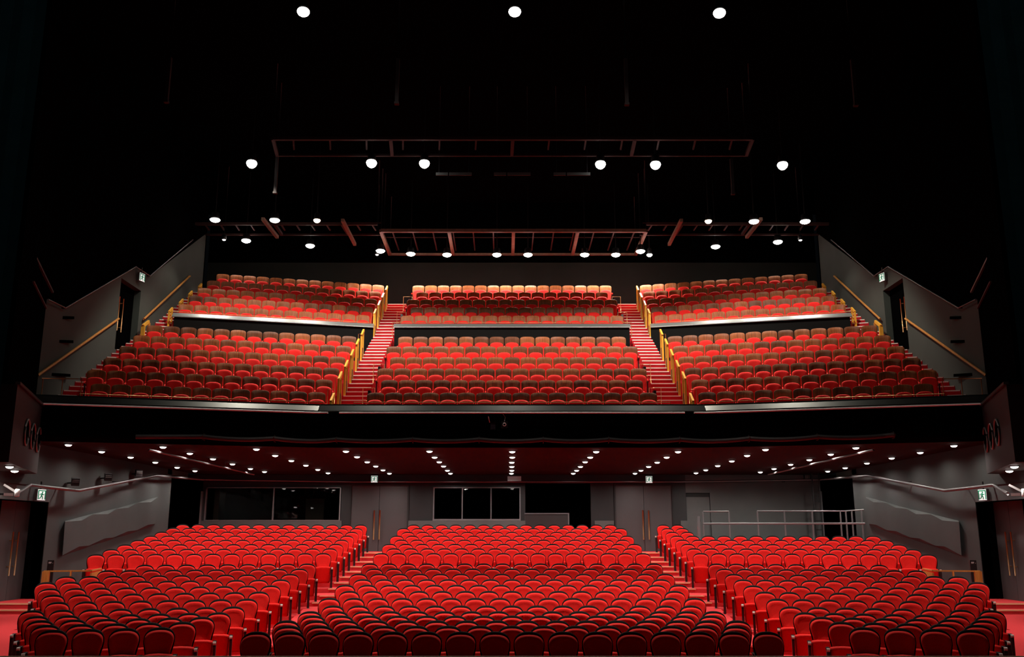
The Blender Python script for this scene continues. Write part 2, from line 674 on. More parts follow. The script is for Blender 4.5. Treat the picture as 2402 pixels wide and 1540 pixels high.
FULL = [-XW - 0.5, -BEND, BEND, XW + 0.5]
fr = {k: dz(ZS[k], FL[k] + 1.0) - 0.55 for k in range(1, 22)}
REAR = 37.2
fm, nm = MB(), MB()
cross0, cross1 = fr[13] + 0.95, fr[14]
ZC = 0.81
for k in range(1, 22):
    d0 = 12.0 if k == 1 else fr[k]
    d1 = (fr[k + 1] if k < 21 else REAR + 2.4) if k != 13 else cross0
    strip(fm, d0, d1 + 0.02, FL[k], -0.3, FULL)
strip(fm, cross0, cross1 + 0.02, ZC, -0.3, FULL)
# ramps in the two aisles and beside the side blocks
for sg in (1, -1):
    for k in range(1, 12):
        for xa, xb in ((4.28, 5.36), (None, XW + 0.45)):
            if xa is None:
                xa0 = abs(OUTER[max(2, k)][0]) + 0.34
                xb0 = xb
            else:
                xa0, xb0 = xa, xb
            lo = [(sg * xa0, line(fr[k], xa0), -0.2), (sg * xb0, line(fr[k], xb0), -0.2), (sg * xb0, line(fr[k + 1], xb0), -0.2), (sg * xa0, line(fr[k + 1], xa0), -0.2)]
            z0, z1 = FL[k] + 0.004, FL[k + 1] + 0.004
            hi = [(p[0], p[1], z) for p, z in zip(lo, (z0, z0, z1, z1))]
            fm.hexa(lo, hi)
LY = dz(24.65, 2.0)
for sg in (1, -1):
    for y_, z_ in ((LY - 2.1, FL[13]), (LY - 1.7, ZC)):
        fm.box(*sorted((sg * 11.2, sg * 12.99)), y_, LY + 1.0, -0.3, z_ + 0.003)
        nm.box(*sorted((sg * 11.2, sg * 12.95)), y_ - 0.012, y_ + 0.028, z_ - 0.027, z_ + 0.009)
floor = struct('floor', fm, M['carpet2'])
steps = [(fr[k], FL[k]) for k in range(13, 22)] + [(cross0, ZC)]
for sg in (1, -1):
    for d, z in steps:
        xa, xb = 4.32, (5.34 if z < 1.0 else 5.36)
        nm.hexa([(sg * xa, line(d, xa) - 0.012, z - 0.03), (sg * xb, line(d, xb) - 0.012, z - 0.03), (sg * xb, line(d, xb) + 0.03, z - 0.03), (sg * xa, line(d, xa) + 0.03, z - 0.03)],
                [(sg * xa, line(d, xa) - 0.012, z + 0.006), (sg * xb, line(d, xb) - 0.012, z + 0.006), (sg * xb, line(d, xb) + 0.03, z + 0.006), (sg * xa, line(d, xa) + 0.03, z + 0.006)])
struct('stair_nosing', nm, M['nosing'], floor)

# balcony floors and stairs
bf = {r: dz(ZB[r], FB[r] + 0.93) - 0.52 for r in range(11)}
bf[0] -= 0.1
BACK = 39.4
bm, sm, bn = MB(), MB(), MB()
for r in range(11):
    d1 = bf[r + 1] if r < 10 else BACK
    zb = FB[r] - 0.75 if r else 4.8
    if r == 6:
        zb = 7.9
    strip(bm, bf[r], d1 + 0.02, FB[r], zb, [-XW, -BEND, BEND, XW])
bfloor = struct('floor_balcony', bm, M['carpet'])
flights = []
for r in range(10):
    n = 3 if r != 5 else 8
    rise, run = (FB[r + 1] - FB[r]) / n, (bf[r + 1] - bf[r]) / n
    for j in range(n):
        flights.append((bf[r] + run * j, bf[r] + run * (j + 1), FB[r] + rise * j, r))
flights.append((bf[10], BACK, FB[10], 10))


def xbox(mb, sg, xa, xb, d0, d1, z0, z1):
    lo = [(sg * xa, line(d0, xa), z0), (sg * xb, line(d0, xb), z0), (sg * xb, line(d1, xb), z0), (sg * xa, line(d1, xa), z0)]
    mb.hexa(lo, [(p[0], p[1], z1) for p in lo])


for sg in (1, -1):
    for d0, d1, z, r in flights:
        zone = [(4.33, 5.10)]
        zone.append((abs(BOUT[r][0]) + 0.36, XW))
        for xa, xb in zone:
            if xa > xb - 0.1:
                continue
            xbox(sm, sg, xa, xb, d0 - 0.008, d1 + 0.01, FB[r] - 0.4, z + 0.003)
            xbox(bn, sg, xa + 0.02, xb - 0.02, d0 - 0.016, d0 + 0.026, z - 0.022, z + 0.008)
struct('stair_flight', sm, M['carpet'], bfloor)
struct('stair_nosing', bn, M['nosing2'], bfloor)

# front of the upper tier, parapets, fascia
def ribbon(mb, prof, xs, dofs=0.0):
    """sweep a (d, z) profile along a bent row line"""
    for a, b in zip(xs[:-1], xs[1:]):
        mb.hexa([(a, line(d + dofs, a), z) for d, z in prof], [(b, line(d + dofs, b), z) for d, z in prof])


uw = bf[6] - 0.04
UZ = FB[6] + 0.44
mb = MB()
for xs in ([-4.30, 4.30], [5.08, 11.75], [-11.75, -5.08]):
    ribbon(mb, [(uw, FB[5] - 0.3), (uw + 0.12, FB[5] - 0.3), (uw + 0.12, UZ), (uw, UZ)], xs)
for sg in (1, -1):
    for x in (4.30, 5.08):
        xbox(mb, sg, x - 0.02, x + 0.02, uw + 0.1, bf[7] - 0.1, FB[5] - 0.3, FB[6] + 0.05)
struct('wall_upper_tier_front', mb, M['tier'])
for xs, w in (([-4.33, 4.33], 'centre'), ([-11.8, -5.06], 'left'), ([5.06, 11.8], 'right')):
    mb = MB()
    ribbon(mb, [(uw - 0.08, UZ - 0.10), (uw - 0.08, UZ - 0.07), (uw + 0.06, UZ + 0.07), (uw + 0.12, UZ + 0.07), (uw + 0.12, UZ + 0.002), (uw - 0.002, UZ + 0.002), (uw - 0.002, UZ - 0.10)], xs)
    tag(mb.build('parapet_coping', M['metal2']), 'pale metal parapet cap along the front of the %s upper tier' % w, 'coping', 'parapet caps of the upper tier')

fd = bf[0] - 0.42
PZ = 5.98
mb = MB()
XS = [-XW, -BEND, BEND, XW]
ribbon(mb, [(fd, 4.78), (fd + 0.15, 4.78), (fd + 0.15, PZ - 0.05), (fd, PZ - 0.2)], XS)
ribbon(mb, [(fd + 0.1, 5.3), (bf[0] + 0.05, 5.3), (bf[0] + 0.05, FB[0] - 0.002), (fd + 0.1, FB[0] - 0.002)], XS)
struct('wall_balcony_front', mb, M['pitch'])
for xs, w in (([-BEND, BEND], 'centre'), ([-XW, -BEND - 0.01], 'left'), ([BEND + 0.01, XW], 'right')):
    t = thing('parapet_coping', 'sloping grey metal cap along the front of the %s lower balcony' % w, 'coping', (0.5 * (xs[0] + xs[1]), line(fd, 0.5 * (xs[0] + xs[1])), PZ), 0, 'parapet caps of the lower balcony')
    mb = MB()
    e_ = 0.055 if w == 'centre' else 0.0
    ribbon(mb, [(fd - 0.07 + e_, PZ - 0.24), (fd - 0.07 + e_, PZ - 0.21), (fd + 0.10 - e_, PZ - 0.055), (fd + 0.16, PZ - 0.045), (fd + 0.16, PZ - 0.06), (fd - 0.01, PZ - 0.215), (fd - 0.01, PZ - 0.24)], xs)
    mb.build('sloping_panel', M['metal'], t, world=True)
    mb = MB()
    ribbon(mb, [(fd + 0.17, PZ - 0.06), (fd + 0.17, PZ), (fd + 0.24, PZ), (fd + 0.24, PZ - 0.06)], xs)
    mb.build('top_flange', M['metal'], t, world=True)


def parapet_rail(name, label, xs, d, z, zb, grp, step=1.1):
    t = thing(name, label, 'rail', (xs[0], line(d, xs[0]), zb), 0, grp)
    MB().tube([(x, line(d, x), z) for x in xs], 0.011, 6).build('rail_tube', M['brass'], t, True, world=True)
    L = abs(xs[-1] - xs[0])
    m = max(2, round(L / step))
    for i in range(m + 1):
        x = xs[0] + (xs[-1] - xs[0]) * i / m
        MB().tube([(x, line(d, x), zb), (x, line(d, x), z)], 0.009, 6).build('post', M['brass'], t, True, world=True)


for xs, w in (([-4.4, 4.4], 'centre'), ([-5.25, -11.3], 'left'), ([5.25, 11.3], 'right')):
    parapet_rail('parapet_rail', 'thin brass rail above the parapet of the %s lower balcony' % w, xs, fd + 0.30, PZ + 0.07, FB[0], 'brass parapet rails')
    parapet_rail('parapet_rail', 'thin brass rail above the parapet of the %s upper tier' % w, [x if abs(x) < 11 else x * 1.05 for x in xs], uw + 0.2, UZ + 0.14, FB[6], 'brass parapet rails')

# lighting pipe, socket strip and cable bundle on the balcony front
for xs, w in (([-4.7, 4.7], 'centre'), ([-5.0, -12.2], 'left'), ([4.95, 12.2], 'right')):
    t = thing('lighting_pipe', 'bright steel lighting pipe across the %s of the balcony front' % w, 'pipe', (xs[0], line(fd - 0.22, xs[0]), 5.69), 0, 'pipes on the balcony front')
    pts = sorted(set([xs[0], xs[1]] + [s * BEND for s in (1, -1) if min(xs) < s * BEND < max(xs)]))
    MB().tube([(x, line(fd - 0.22, x), 5.69) for x in pts], 0.024, 8).build('pipe_tube', M['white'], t, True, world=True)
    m = 4
    for i in range(m + 1):
        x = xs[0] + (xs[1] - xs[0]) * (i + 0.15) / (m + 0.3)
        MB().bar((x, line(fd - 0.22, x), 5.69), (x, line(fd + 0.01, x), 5.74), 0.03).build('bracket', M['black'], t, world=True)
mb = MB()
for i in range(46):
    x = -9.2 + 18.4 * i / 45
    y = line(fd, x)
    mb.box(x - 0.010, x + 0.010, y - 0.02, y + 0.005, 5.742, 5.756)
tag(mb.build('socket_rivets', M['ring']), 'row of tiny pale studs above the balcony front pipe', 'studs')['kind'] = 'stuff'

bx = [505, 655, 793, 970, 1124, 1273, 1425, 1590, 1745, 1890, 2045]
pts = []
t = thing('cable_bundle', 'long dark cable roll sagging between brackets under the balcony front', 'cable roll', (0, fd - 0.2, 4.95))
ks = [at_z(p, 1033, 4.97).x for p in bx]
for i in range(len(ks) - 1):
    for j in range(6):
        u = j / 6
        x = ks[i] + (ks[i + 1] - ks[i]) * u
        pts.append((x, line(fd - 0.14, x), 4.975 - 0.05 * 4 * u * (1 - u)))
pts = [(ks[0] - 1.6, line(fd - 0.14, ks[0] - 1.6), 4.93)] + pts + [(ks[-1], line(fd - 0.14, ks[-1]), 4.975)]
MB().tube(pts, 0.062, 10).build('cable_roll', M['net'], t, True, world=True)
for x in ks:
    y = line(fd, x)
    MB().tube([(x, y, 5.04), (x, y - 0.12, 5.05), (x, y - 0.21, 4.99), (x, y - 0.15, 4.90), (x, y, 4.89)], 0.014, 6).build('bracket', M['rustd'], t, True, world=True)

# camera and small led panel in the middle of the balcony front
p = at_d(1183, 997, fd)
t = thing('lens_camera', 'small black camera with pale ring lens on balcony front', 'camera', (p.x, fd - 0.16, p.z))
MB().box(-0.09, 0.09, -0.02, 0.15, -0.09, 0.09).build('camera_body', M['black'], t)
MB().tube([(0.04 * math.cos(a), -0.03, 0.04 * math.sin(a)) for a in [2 * PI * i / 20 for i in range(20)]], 0.011, 8, True).build('lens_ring', M['white'], t, True)
MB().tube([(0, -0.0, 0.09), (0.02, -0.02, 0.2), (-0.05, -0.02, 0.3)], 0.008, 6).build('cable', M['ring'], t, True)
p = at_d(1156, 999, fd)
t = thing('dotted_display', 'small violet dotted panel on the balcony front beside camera', 'panel', (p.x, fd - 0.07, p.z))
MB().box(-0.07, 0.07, 0.0, 0.065, -0.10, 0.10).build('panel_body', M['black'], t)
mb = MB()
for i in range(5):
    for j in range(7):
        mb.box(-0.058 + i * 0.025, -0.046 + i * 0.025, -0.006, 0.002, -0.085 + j * 0.025, -0.073 + j * 0.025)
mb.build('dot_grid', M['led'], t)
t2 = MB().tube([at_d(1145, 976, fd - 0.1), at_d(1146, 982, fd - 0.12), at_d(1148, 989, fd - 0.1), at_d(1148, 990, fd + 0.01)], 0.012, 6).build('hanging_cable', M['white'], None, True)
tag(t2, 'short pale cable hanging over the dotted panel on balcony front', 'cable')

# ------------------------------------------------------------------ ceilings and walls
mb = MB()
for a, b in ((-XW, -BEND), (-BEND, BEND), (BEND, XW)):
    mb.hexa([(a, line(fd, a), 4.78), (b, line(fd, b), 4.78), (b, REAR + 2.5, 4.78), (a, REAR + 2.5, 4.78)],
            [(a, line(fd, a), 4.9), (b, line(fd, b), 4.9), (b, REAR + 2.5, 4.9), (a, REAR + 2.5, 4.9)])
struct('ceiling_under_balcony', mb, M['under'])
TOP = 17.0
mb = MB()
mb.box(-16, 16, 5, 41, TOP, TOP + 0.2)
struct('ceiling', mb, M['pitch'])
mb = MB()
mb.box(-XW - 1, XW + 1, BACK, BACK + 0.2, 8, 14.2)
struct('wall_back_balcony', mb, M['backw'])
struct('wall_back_upper', MB().box(-XW - 1, XW + 1, BACK, BACK + 0.2, 14.2, TOP), M['pitch'])  # painted black for the darkness above the lamps
for sg, w in ((-1, 'left'), (1, 'right')):
    mb = MB()
    # upper wall beside the balcony, with a doorway
    x0, x1 = sorted((sg * XW, sg * (XW + 0.3)))
    ya, yb = 28.5, 30.1
    zd0, zd1 = FB[5], FB[5] + 2.3
    yend = 36.0
    mb.box(x0, x1, 22.0, ya, 4.6, TOP)
    mb.box(x0, x1, yb, yend, 4.6, TOP)
    mb.box(x0, x1, ya, yb, 4.6, zd0)
    mb.box(x0, x1, ya, yb, zd1, TOP)
    struct('wall_%s_balcony' % w, mb, M['upwall'])
    mb = MB()
    xr0, xr1 = sorted((sg * (XW + 1.2), sg * (XW + 1.4)))
    mb.box(xr0, xr1, yend, BACK + 0.2, 8, TOP)
    xq0, xq1 = sorted((sg * (XW + 0.2), sg * (XW + 1.4)))
    mb.box(xq0, xq1, yend - 0.1, yend, 8, TOP)
    struct('wall_%s_recess' % w, mb, M['pitch'])
    # balcony door
    xd0, xd1 = sorted((sg * (XW + 0.22), sg * (XW + 0.30)))
    d = struct('door_%s' % ('3' if sg < 0 else '4'), MB().box(xd0, xd1, ya, yb, zd0, zd1), M['pitch'])
    for yy in (ya + 0.25, ya + 0.55):
        x = sg * (XW + 0.10)
        hb = MB().tube([(x, yy, zd0 + 0.65), (x, yy, zd0 + 1.75)], 0.018, 8)
        hb.bar((x, yy, zd0 + 0.8), (sg * (XW + 0.23), yy, zd0 + 0.8), 0.02).bar((x, yy, zd0 + 1.6), (sg * (XW + 0.23), yy, zd0 + 1.6), 0.02)
        hb.build('door_handle', M['brass'], d, True, 'long slim brass pull bar', world=True)
    # black cladding above the zigzag conduit
    q = [at_x(a, b, -XW + 0.02) for a, b in ((85, 690), (112, 702), (153, 722), (318, 625), (351, 647), (456, 559))]
    q = [(v.y, v.z) for v in q]
    q[-1] = (yend, q[-1][1] + (yend - q[-1][0]) * 0.5)
    poly = q + [(yend, TOP), (22.0, TOP), (22.0, q[0][1])]
    xa, xb = sg * (XW - 0.03), sg * XW
    struct('wall_%s_cladding' % w, MB().hexa([(xa, y, z) for y, z in poly], [(xb, y, z) for y, z in poly]), M['pitch'])
    # lower side wall with the recessed door
    mb = MB()
    y0, y1 = dz(24.65, 2.0), dz(33.6, 3.0)
    mb.box(x0, x1, y0, y1, 0, 4.8)
    dt = ZC + 2.5
    mb.box(x0, x1, 16, y0, dt, 4.8)
    struct('wall_%s' % w, mb, M['grey'])
    mb = MB()
    xj0, xj1 = sorted((sg * (XW + 0.02), sg * (XW + 0.6)))
    mb.box(xj0, xj1, y0, y0 + 0.1, 0.3, dt + 0.3)
    xk0, xk1 = sorted((sg * (XW + 0.46), sg * (XW + 0.6)))
    mb.box(xk0, xk1, 16, y0 - 1.5, 0, dt + 0.3)
    mb.box(xj0, xj1, 16, y0, dt, dt + 0.2)
    struct('trim_%s' % ('1' if sg < 0 else '2'), mb, M['pitch'])
    xd0, xd1 = sorted((sg * (XW + 0.48), sg * (XW + 0.54)))
    mb = MB().box(xd0, xd1, y0 - 1.5, y0 - 0.755, ZC, dt).box(xd0, xd1, y0 - 0.745, y0, ZC, dt)
    d = struct('door_%s' % ('5' if sg < 0 else '6'), mb, M['door'])
    for yy in (y0 - 0.755 - 0.13, y0 - 0.745 + 0.13):
        x = sg * (XW + 0.40)
        hb = MB().tube([(x, yy, ZC + 0.62), (x, yy, ZC + 1.72)], 0.02, 8)
        hb.bar((x, yy, ZC + 0.85), (sg * (XW + 0.50), yy, ZC + 0.85), 0.02).bar((x, yy, ZC + 1.5), (sg * (XW + 0.50), yy, ZC + 1.5), 0.02)
        hb.build('door_handle', M['bronze'], d, True, 'long bronze pull bar', world=True)
    # dark recess at the rear corner
    mb = MB()
    xr0, xr1 = sorted((sg * (XW + 1.1), sg * (XW + 1.3)))
    mb.box(xr0, xr1, y1 - 0.2, REAR + 2.6, 1.0, 4.8)
    mb.box(*sorted((sg * (XW + 0.2), sg * (XW + 1.3))), y1 - 0.1, y1, 1.0, 4.8)
    struct('wall_%s_rear_recess' % w, mb, M['pitch'])
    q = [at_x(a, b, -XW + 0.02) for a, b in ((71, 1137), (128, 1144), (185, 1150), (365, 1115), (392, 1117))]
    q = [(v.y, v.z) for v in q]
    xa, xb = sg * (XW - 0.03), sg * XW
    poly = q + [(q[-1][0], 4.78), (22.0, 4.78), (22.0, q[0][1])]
    struct('wall_%s_upper_paint' % w, MB().hexa([(xa, y, z) for y, z in poly], [(xb, y, z) for y, z in poly]), M['upper'])  # dark overlay: darker paint with the shade near the soffit put into its colour
    # faceted relief on the side wall
    A = [(152, 1221), (191, 1211), (218, 1204), (253, 1196), (275, 1191), (301, 1184), (323, 1177), (353, 1169), (370, 1165)]
    B = [(152, 1223), (191, 1220), (218, 1205.5), (253, 1205), (275, 1192.5), (301, 1190), (323, 1178.5), (353, 1177), (370, 1166.5)]
    Cc = [(146, 1302), (185, 1281), (208, 1279), (245, 1262), (266, 1260), (300, 1245), (321, 1243), (346, 1230), (363, 1228)]
    D = [(146, 1303), (185, 1290), (208, 1280.5), (245, 1270), (266, 1262), (300, 1253), (321, 1245), (346, 1237), (363, 1229)]
    fx = lambda q, o: [Vector((sg * abs(v.x), v.y, v.z)) for v in (at_x(p[0], p[1], -(XW - o)) for p in q)]
    wa, fb_, fc, wd = fx(A, 0.0), fx(B, 0.12), fx(Cc, 0.12), fx(D, 0.0)
    mb = MB()
    for i in range(8):
        for u, v in ((wa, fb_), (fb_, fc), (fc, wd)):
            mb.quad(u[i], u[i + 1], v[i + 1], v[i]) if sg > 0 else mb.quad(v[i], v[i + 1], u[i + 1], u[i])
    mb.quad(wa[0], fb_[0], fc[0], wd[0]).quad(wa[-1], wd[-1], fc[-1], fb_[-1])
    tag(mb.build('acoustic_relief', M['grey']), 'grey faceted acoustic panel with zigzag edges on the %s side wall' % w, 'wall panel', 'faceted panels on the side walls')

# rear wall of the stalls
def rx(p):
    return at_d(p, 1254, REAR).x


def rz(y):
    return at_d(1200, y, REAR).z


mb, md = MB(), MB()
zf, zc = 1.5, 4.78


def wallbit(a, b, z0, z1, m=mb):
    m.box(rx(a), rx(b), REAR, REAR + 0.2, z0, z1)


zd = rz(1138)
wallbit(468, 478, zf, zc)
wallbit(478, 797, zf, rz(1219))
wallbit(478, 797, rz(1143), zc)
wallbit(797, 817, zf, zc)
wallbit(817, 957, zd, zc)
wallbit(957, 1015, zf, zc)
wallbit(1015, 1220, zf, rz(1220))
wallbit(1015, 1220, rz(1143), zc)
wallbit(1220, 1232, zf, zc)
wallbit(1232, 1387, rz(1133), zc)
wallbit(1387, 1442, zf, zc)
wallbit(1442, 1582, zd, zc)
wallbit(1582, 1612, zf, zc)
mr = MB()
wallbit(1612, 1669, rz(1155), zc, mr)
wallbit(1669, 1932, zf, zc, mr)
wallbit(390, 468, rz(1122), zc)
wallbit(1932, 2010, rz(1122), zc)
struct('wall_back', mb, M['rear'])
struct('wall_back_right', mr, M['grey2'])
for a, b in ((468, 800), (957, 1232), (1395, 1440), (1597, 1612), (1669, 1905)):
    md.box(rx(a), rx(b), REAR - 0.06, REAR, zf, rz(1220.5))
struct('wall_back_dado', md, M['grey2'])
mb = MB()
mb.box(-14, 14, REAR + 2.5, REAR + 2.7, 1, 4.9)
for px in (474, 800, 1012, 1226, 1390):
    mb.box(rx(px) - 0.05, rx(px) + 0.05, REAR + 0.2, REAR + 2.5, 1, 4.9)
struct('wall_booth', mb, M['pitch'])
struct('wall_booth_inside', MB().box(rx(485), rx(497), REAR + 0.6, REAR + 0.7, 1, 4.7).box(rx(690), rx(735), REAR + 1.8, REAR + 1.9, 1, rz(1165)), M['booth'])
# low counter in the dark opening
t = thing('low_counter', 'low dark counter panel with pale top edge in the black opening', 'counter', (rx(1283), REAR, 2.0))
MB().box(rx(1230), rx(1333), REAR - 0.02, REAR + 0.1, 1.9, rz(1204)).build('panel', M['counter'], t, world=True)
MB().box(rx(1230), rx(1335), REAR - 0.05, REAR + 0.16, rz(1205), rz(1202.5)).box(rx(1332.5), rx(1335), REAR - 0.05, REAR + 0.16, 1.9, rz(1205)).build('edge_trim', M['frame'], t, world=True)


def window(n, x0, x1, y0, y1, mull, sill):
    fw = MB()
    a, b, c, d = rx(x0), rx(x1), rz(y1), rz(y0)
    w = 0.05
    fw.box(a, a + w, REAR - 0.05, REAR + 0.08, c, d).box(b - w, b, REAR - 0.05, REAR + 0.08, c, d)
    fw.box(a, b, REAR - 0.05, REAR + 0.08, d - w * 0.7, d).box(a, b, REAR - 0.06, REAR + 0.08, c, c + w * sill)
    for m_ in mull:
        fw.box(rx(m_) - w * 0.45, rx(m_) + w * 0.45, REAR - 0.04, REAR + 0.07, c, d)
    o = struct('window_%d' % n, fw, M['frame'])
    ed = [a + w] + [rx(m_) for m_ in mull] + [b - w]
    for i in range(len(ed) - 1):
        MB().box(ed[i] + 0.02, ed[i + 1] - 0.02, REAR + 0.02, REAR + 0.03, c + w, d - w * 0.7).build('pane', M['glass'], o, world=True)


window(1, 476, 796, 1142, 1221, [637], 0.7)
window(2, 1014, 1221, 1142, 1221, [1083, 1151], 1.5)
for n, a, b in ((1, 817, 957), (2, 1442, 1582)):
    m_ = 0.5 * (rx(a) + rx(b))
    zfl = FL[21]
    db = MB().box(rx(a) + 0.06, m_ - 0.008, REAR + 0.02, REAR + 0.08, zfl, zd).box(m_ + 0.008, rx(b) - 0.06, REAR + 0.02, REAR + 0.08, zfl, zd)
    o = struct('door_%d' % n, db, M['door'])
    MB().box(rx(a), rx(a) + 0.06, REAR - 0.05, REAR + 0.1, zfl, zd + 0.1).box(rx(b) - 0.06, rx(b), REAR - 0.05, REAR + 0.1, zfl, zd + 0.1).box(rx(a), rx(b), REAR - 0.08, REAR + 0.1, zd, zd + 0.1).build('door_frame', M['dark'], o, world=True)
    for px in (876.5, 889.5) if n == 1 else (1508.5, 1522):
        hb = MB().tube([(rx(px), REAR - 0.06, rz(1265)), (rx(px), REAR - 0.06, rz(1196))], 0.028, 8)
        for y in (1205, 1255):
            hb.bar((rx(px), REAR - 0.06, rz(y)), (rx(px), REAR + 0.03, rz(y)), 0.02)
        hb.build('door_handle', M['bronze'], o, True, 'long bronze pull bar', world=True)
o = struct('door_7', MB().box(rx(1613), rx(1668), REAR + 0.05, REAR + 0.12, FL[21], rz(1165)), M['grey2'])
MB().box(rx(1613), rx(1668), REAR + 0.06, REAR + 0.1, rz(1165), rz(1155)).build('door_header', M['dark'], o, world=True)
struct('trim_3', MB().box(rx(1925), rx(1932), REAR - 0.12, REAR, zf, rz(1152)), M['frame'])
struct('trim_4', MB().box(rx(466), rx(470), REAR - 0.12, REAR, zf, rz(1152)), M['frame'])

# small glowing discs set behind the booth glass
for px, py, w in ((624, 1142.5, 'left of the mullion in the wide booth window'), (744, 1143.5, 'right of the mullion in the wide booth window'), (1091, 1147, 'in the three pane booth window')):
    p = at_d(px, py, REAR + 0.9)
    t = thing('booth_disc', 'tiny white glowing disc %s' % w, 'lamp', p, 0, 'glowing discs behind the booth glass')
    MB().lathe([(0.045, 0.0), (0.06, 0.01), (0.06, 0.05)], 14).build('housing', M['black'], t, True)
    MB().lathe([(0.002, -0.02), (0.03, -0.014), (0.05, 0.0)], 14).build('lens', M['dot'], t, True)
    hgt = 4.78 - p.z
    if hgt > 0.06:
        MB().tube([(0, 0, 0.05), (0, 0, hgt)], 0.012, 6).build('stem', M['black'], t, True)

# pipe along the rear and side walls
pts = [Vector((-abs(v.x), v.y, v.z)) for v in (at_x(38, 1157, -XW + 0.5), at_x(71, 1137, -XW + 0.35), at_x(128, 1144, -XW + 0.3), at_x(185, 1150, -XW + 0.3), at_x(365, 1115, -XW + 0.3))]
for sg, w in ((1, 'left'), (-1, 'right')):
    q = [Vector((v.x * sg, v.y, v.z)) for v in pts]
    t = thing('lighting_pipe', 'bent steel lighting pipe running along the %s side wall' % w, 'pipe', q[2], 0, 'pipes on the stalls walls')
    end = at_d(478, 1124, REAR - 0.35)
    MB().tube(q + [Vector((end.x * sg, end.y, end.z))], 0.042, 8).build('pipe_tube', M['steel'], t, True, world=True)
    for a, b in zip(q[1:-1], q[2:]):
        m_ = (a + b) / 2
        MB().bar(m_, (sg * -(XW + 0.02), m_.y, m_.z + 0.02), 0.04).build('bracket', M['black'], t, world=True)
t = thing('lighting_pipe', 'straight steel lighting pipe across the rear wall above doors', 'pipe', (0, REAR - 0.35, rz(1128)), 0, 'pipes on the stalls walls')
MB().tube([at_d(481, 1124, REAR - 0.35), at_d(640, 1126.5, REAR - 0.35), at_d(830, 1129, REAR - 0.35), at_d(1600, 1129, REAR - 0.35), at_d(1920, 1124, REAR - 0.35)], 0.035, 8).build('pipe_tube', M['steel'], t, True, world=True)
for px in (560, 795, 1075, 1190, 1400, 1640, 1840):
    p = at_d(px, 1129, REAR - 0.35)
    MB().bar(p, p + Vector((0, 0.36, 0.02)), 0.04).build('bracket', M['black'], t, world=True)

# small grille box above the centre
p = at_d(1206, 1123, REAR - 0.5)
t = thing('speaker_grille', 'flat pale grille box above the rear pipe near the middle', 'speaker', p)
MB().box(-0.27, 0.27, -0.06, 0.12, -0.08, 0.11).build('cabinet', M['frame'], t)
mb = MB()
for i in range(11):
    mb.box(-0.26, 0.26, -0.066, -0.058, -0.07 + i * 0.016, -0.062 + i * 0.016)
mb.build('grille', M['white'], t)
MB().bar((0, 0, 0.1), (0, 0, 4.78 - p.z), 0.05).build('stem', M['black'], t)

# ------------------------------------------------------------------ exit signs
def exit_sign(loc, rz_, s, label, hang):
    t = thing('exit_sign', label, 'exit sign', loc, rz_, 'green and white exit signs')
    MB().box(-0.5 * s, 0.5 * s, 0.0, 0.3 * s, -0.5 * s, 0.5 * s).build('sign_box', M['ring'], t)
    MB().box(-0.47 * s, 0.47 * s, -0.02 * s, 0.0, -0.47 * s, 0.47 * s).build('sign_face', M['signw'], t, label='glowing white sign face')
    g = MB()
    y0, y1 = -0.05 * s, -0.02 * s

    def seg(a, b, w):
        a, b = Vector((a[0] * s, 0, a[1] * s)), Vector((b[0] * s, 0, b[1] * s))
        d = (b - a).normalized()
        n = Vector((-d.z, 0, d.x)) * (w * s / 2)
        lo = [a + n, a - n, b - n, b + n]
        g.hexa([(q.x, y1, q.z) for q in lo], [(q.x, y0, q.z) for q in lo])
    for a, b in (((-0.40, -0.40), (-0.40, 0.40)), ((0.40, -0.40), (0.40, 0.40)), ((-0.44, 0.37), (0.44, 0.37))):
        seg(a, b, 0.10)
    g.lathe([(0.075 * s, y0), (0.075 * s, y1)], 12, (0.06 * s, 0, 0.22 * s), 'Y')
    seg((0.03, 0.14), (-0.04, -0.10), 0.15)
    seg((0.02, 0.12), (-0.20, 0.08), 0.07); seg((-0.20, 0.08), (-0.24, -0.04), 0.06)
    seg((0.04, 0.10), (0.17, 0.0), 0.07); seg((0.17, 0.0), (0.27, 0.06), 0.06)
    seg((-0.03, -0.08), (0.12, -0.22), 0.09); seg((0.12, -0.22), (0.10, -0.40), 0.08)
    seg((-0.05, -0.08), (-0.14, -0.26), 0.09); seg((-0.14, -0.26), (-0.30, -0.33), 0.08)
    g.build('running_figure', M['signg'], t, label='green running figure in a doorway')
    if hang:
        MB().bar((0, 0.15 * s, 0.5 * s), (0, 0.15 * s, 0.5 * s + hang), 0.03).build('stem', M['black'], t)
    return t


p = at_d(877.5, 1123, REAR - 0.45)
exit_sign(p, 0, 0.27, 'square green exit sign above the left rear double door', 4.78 - p.z - 0.135)
p = at_d(1522, 1124, REAR - 0.45)
exit_sign(p, 0, 0.27, 'square green exit sign above the right rear double door', 4.78 - p.z - 0.135)
for sg, w in ((-1, 'left'), (1, 'right')):
    p = at_x(97, 1160, -XW + 0.15)
    p.x = sg * abs(p.x)
    exit_sign(p, -sg * math.radians(74), 0.29, 'green exit sign beside the %s stalls side door' % w, 0.2)
    p = at_x(333, 650, -XW + 0.15)
    p.x = sg * abs(p.x)
    exit_sign(p, -sg * math.radians(74), 0.28, 'green exit sign above the %s balcony side door' % w, 0.2)

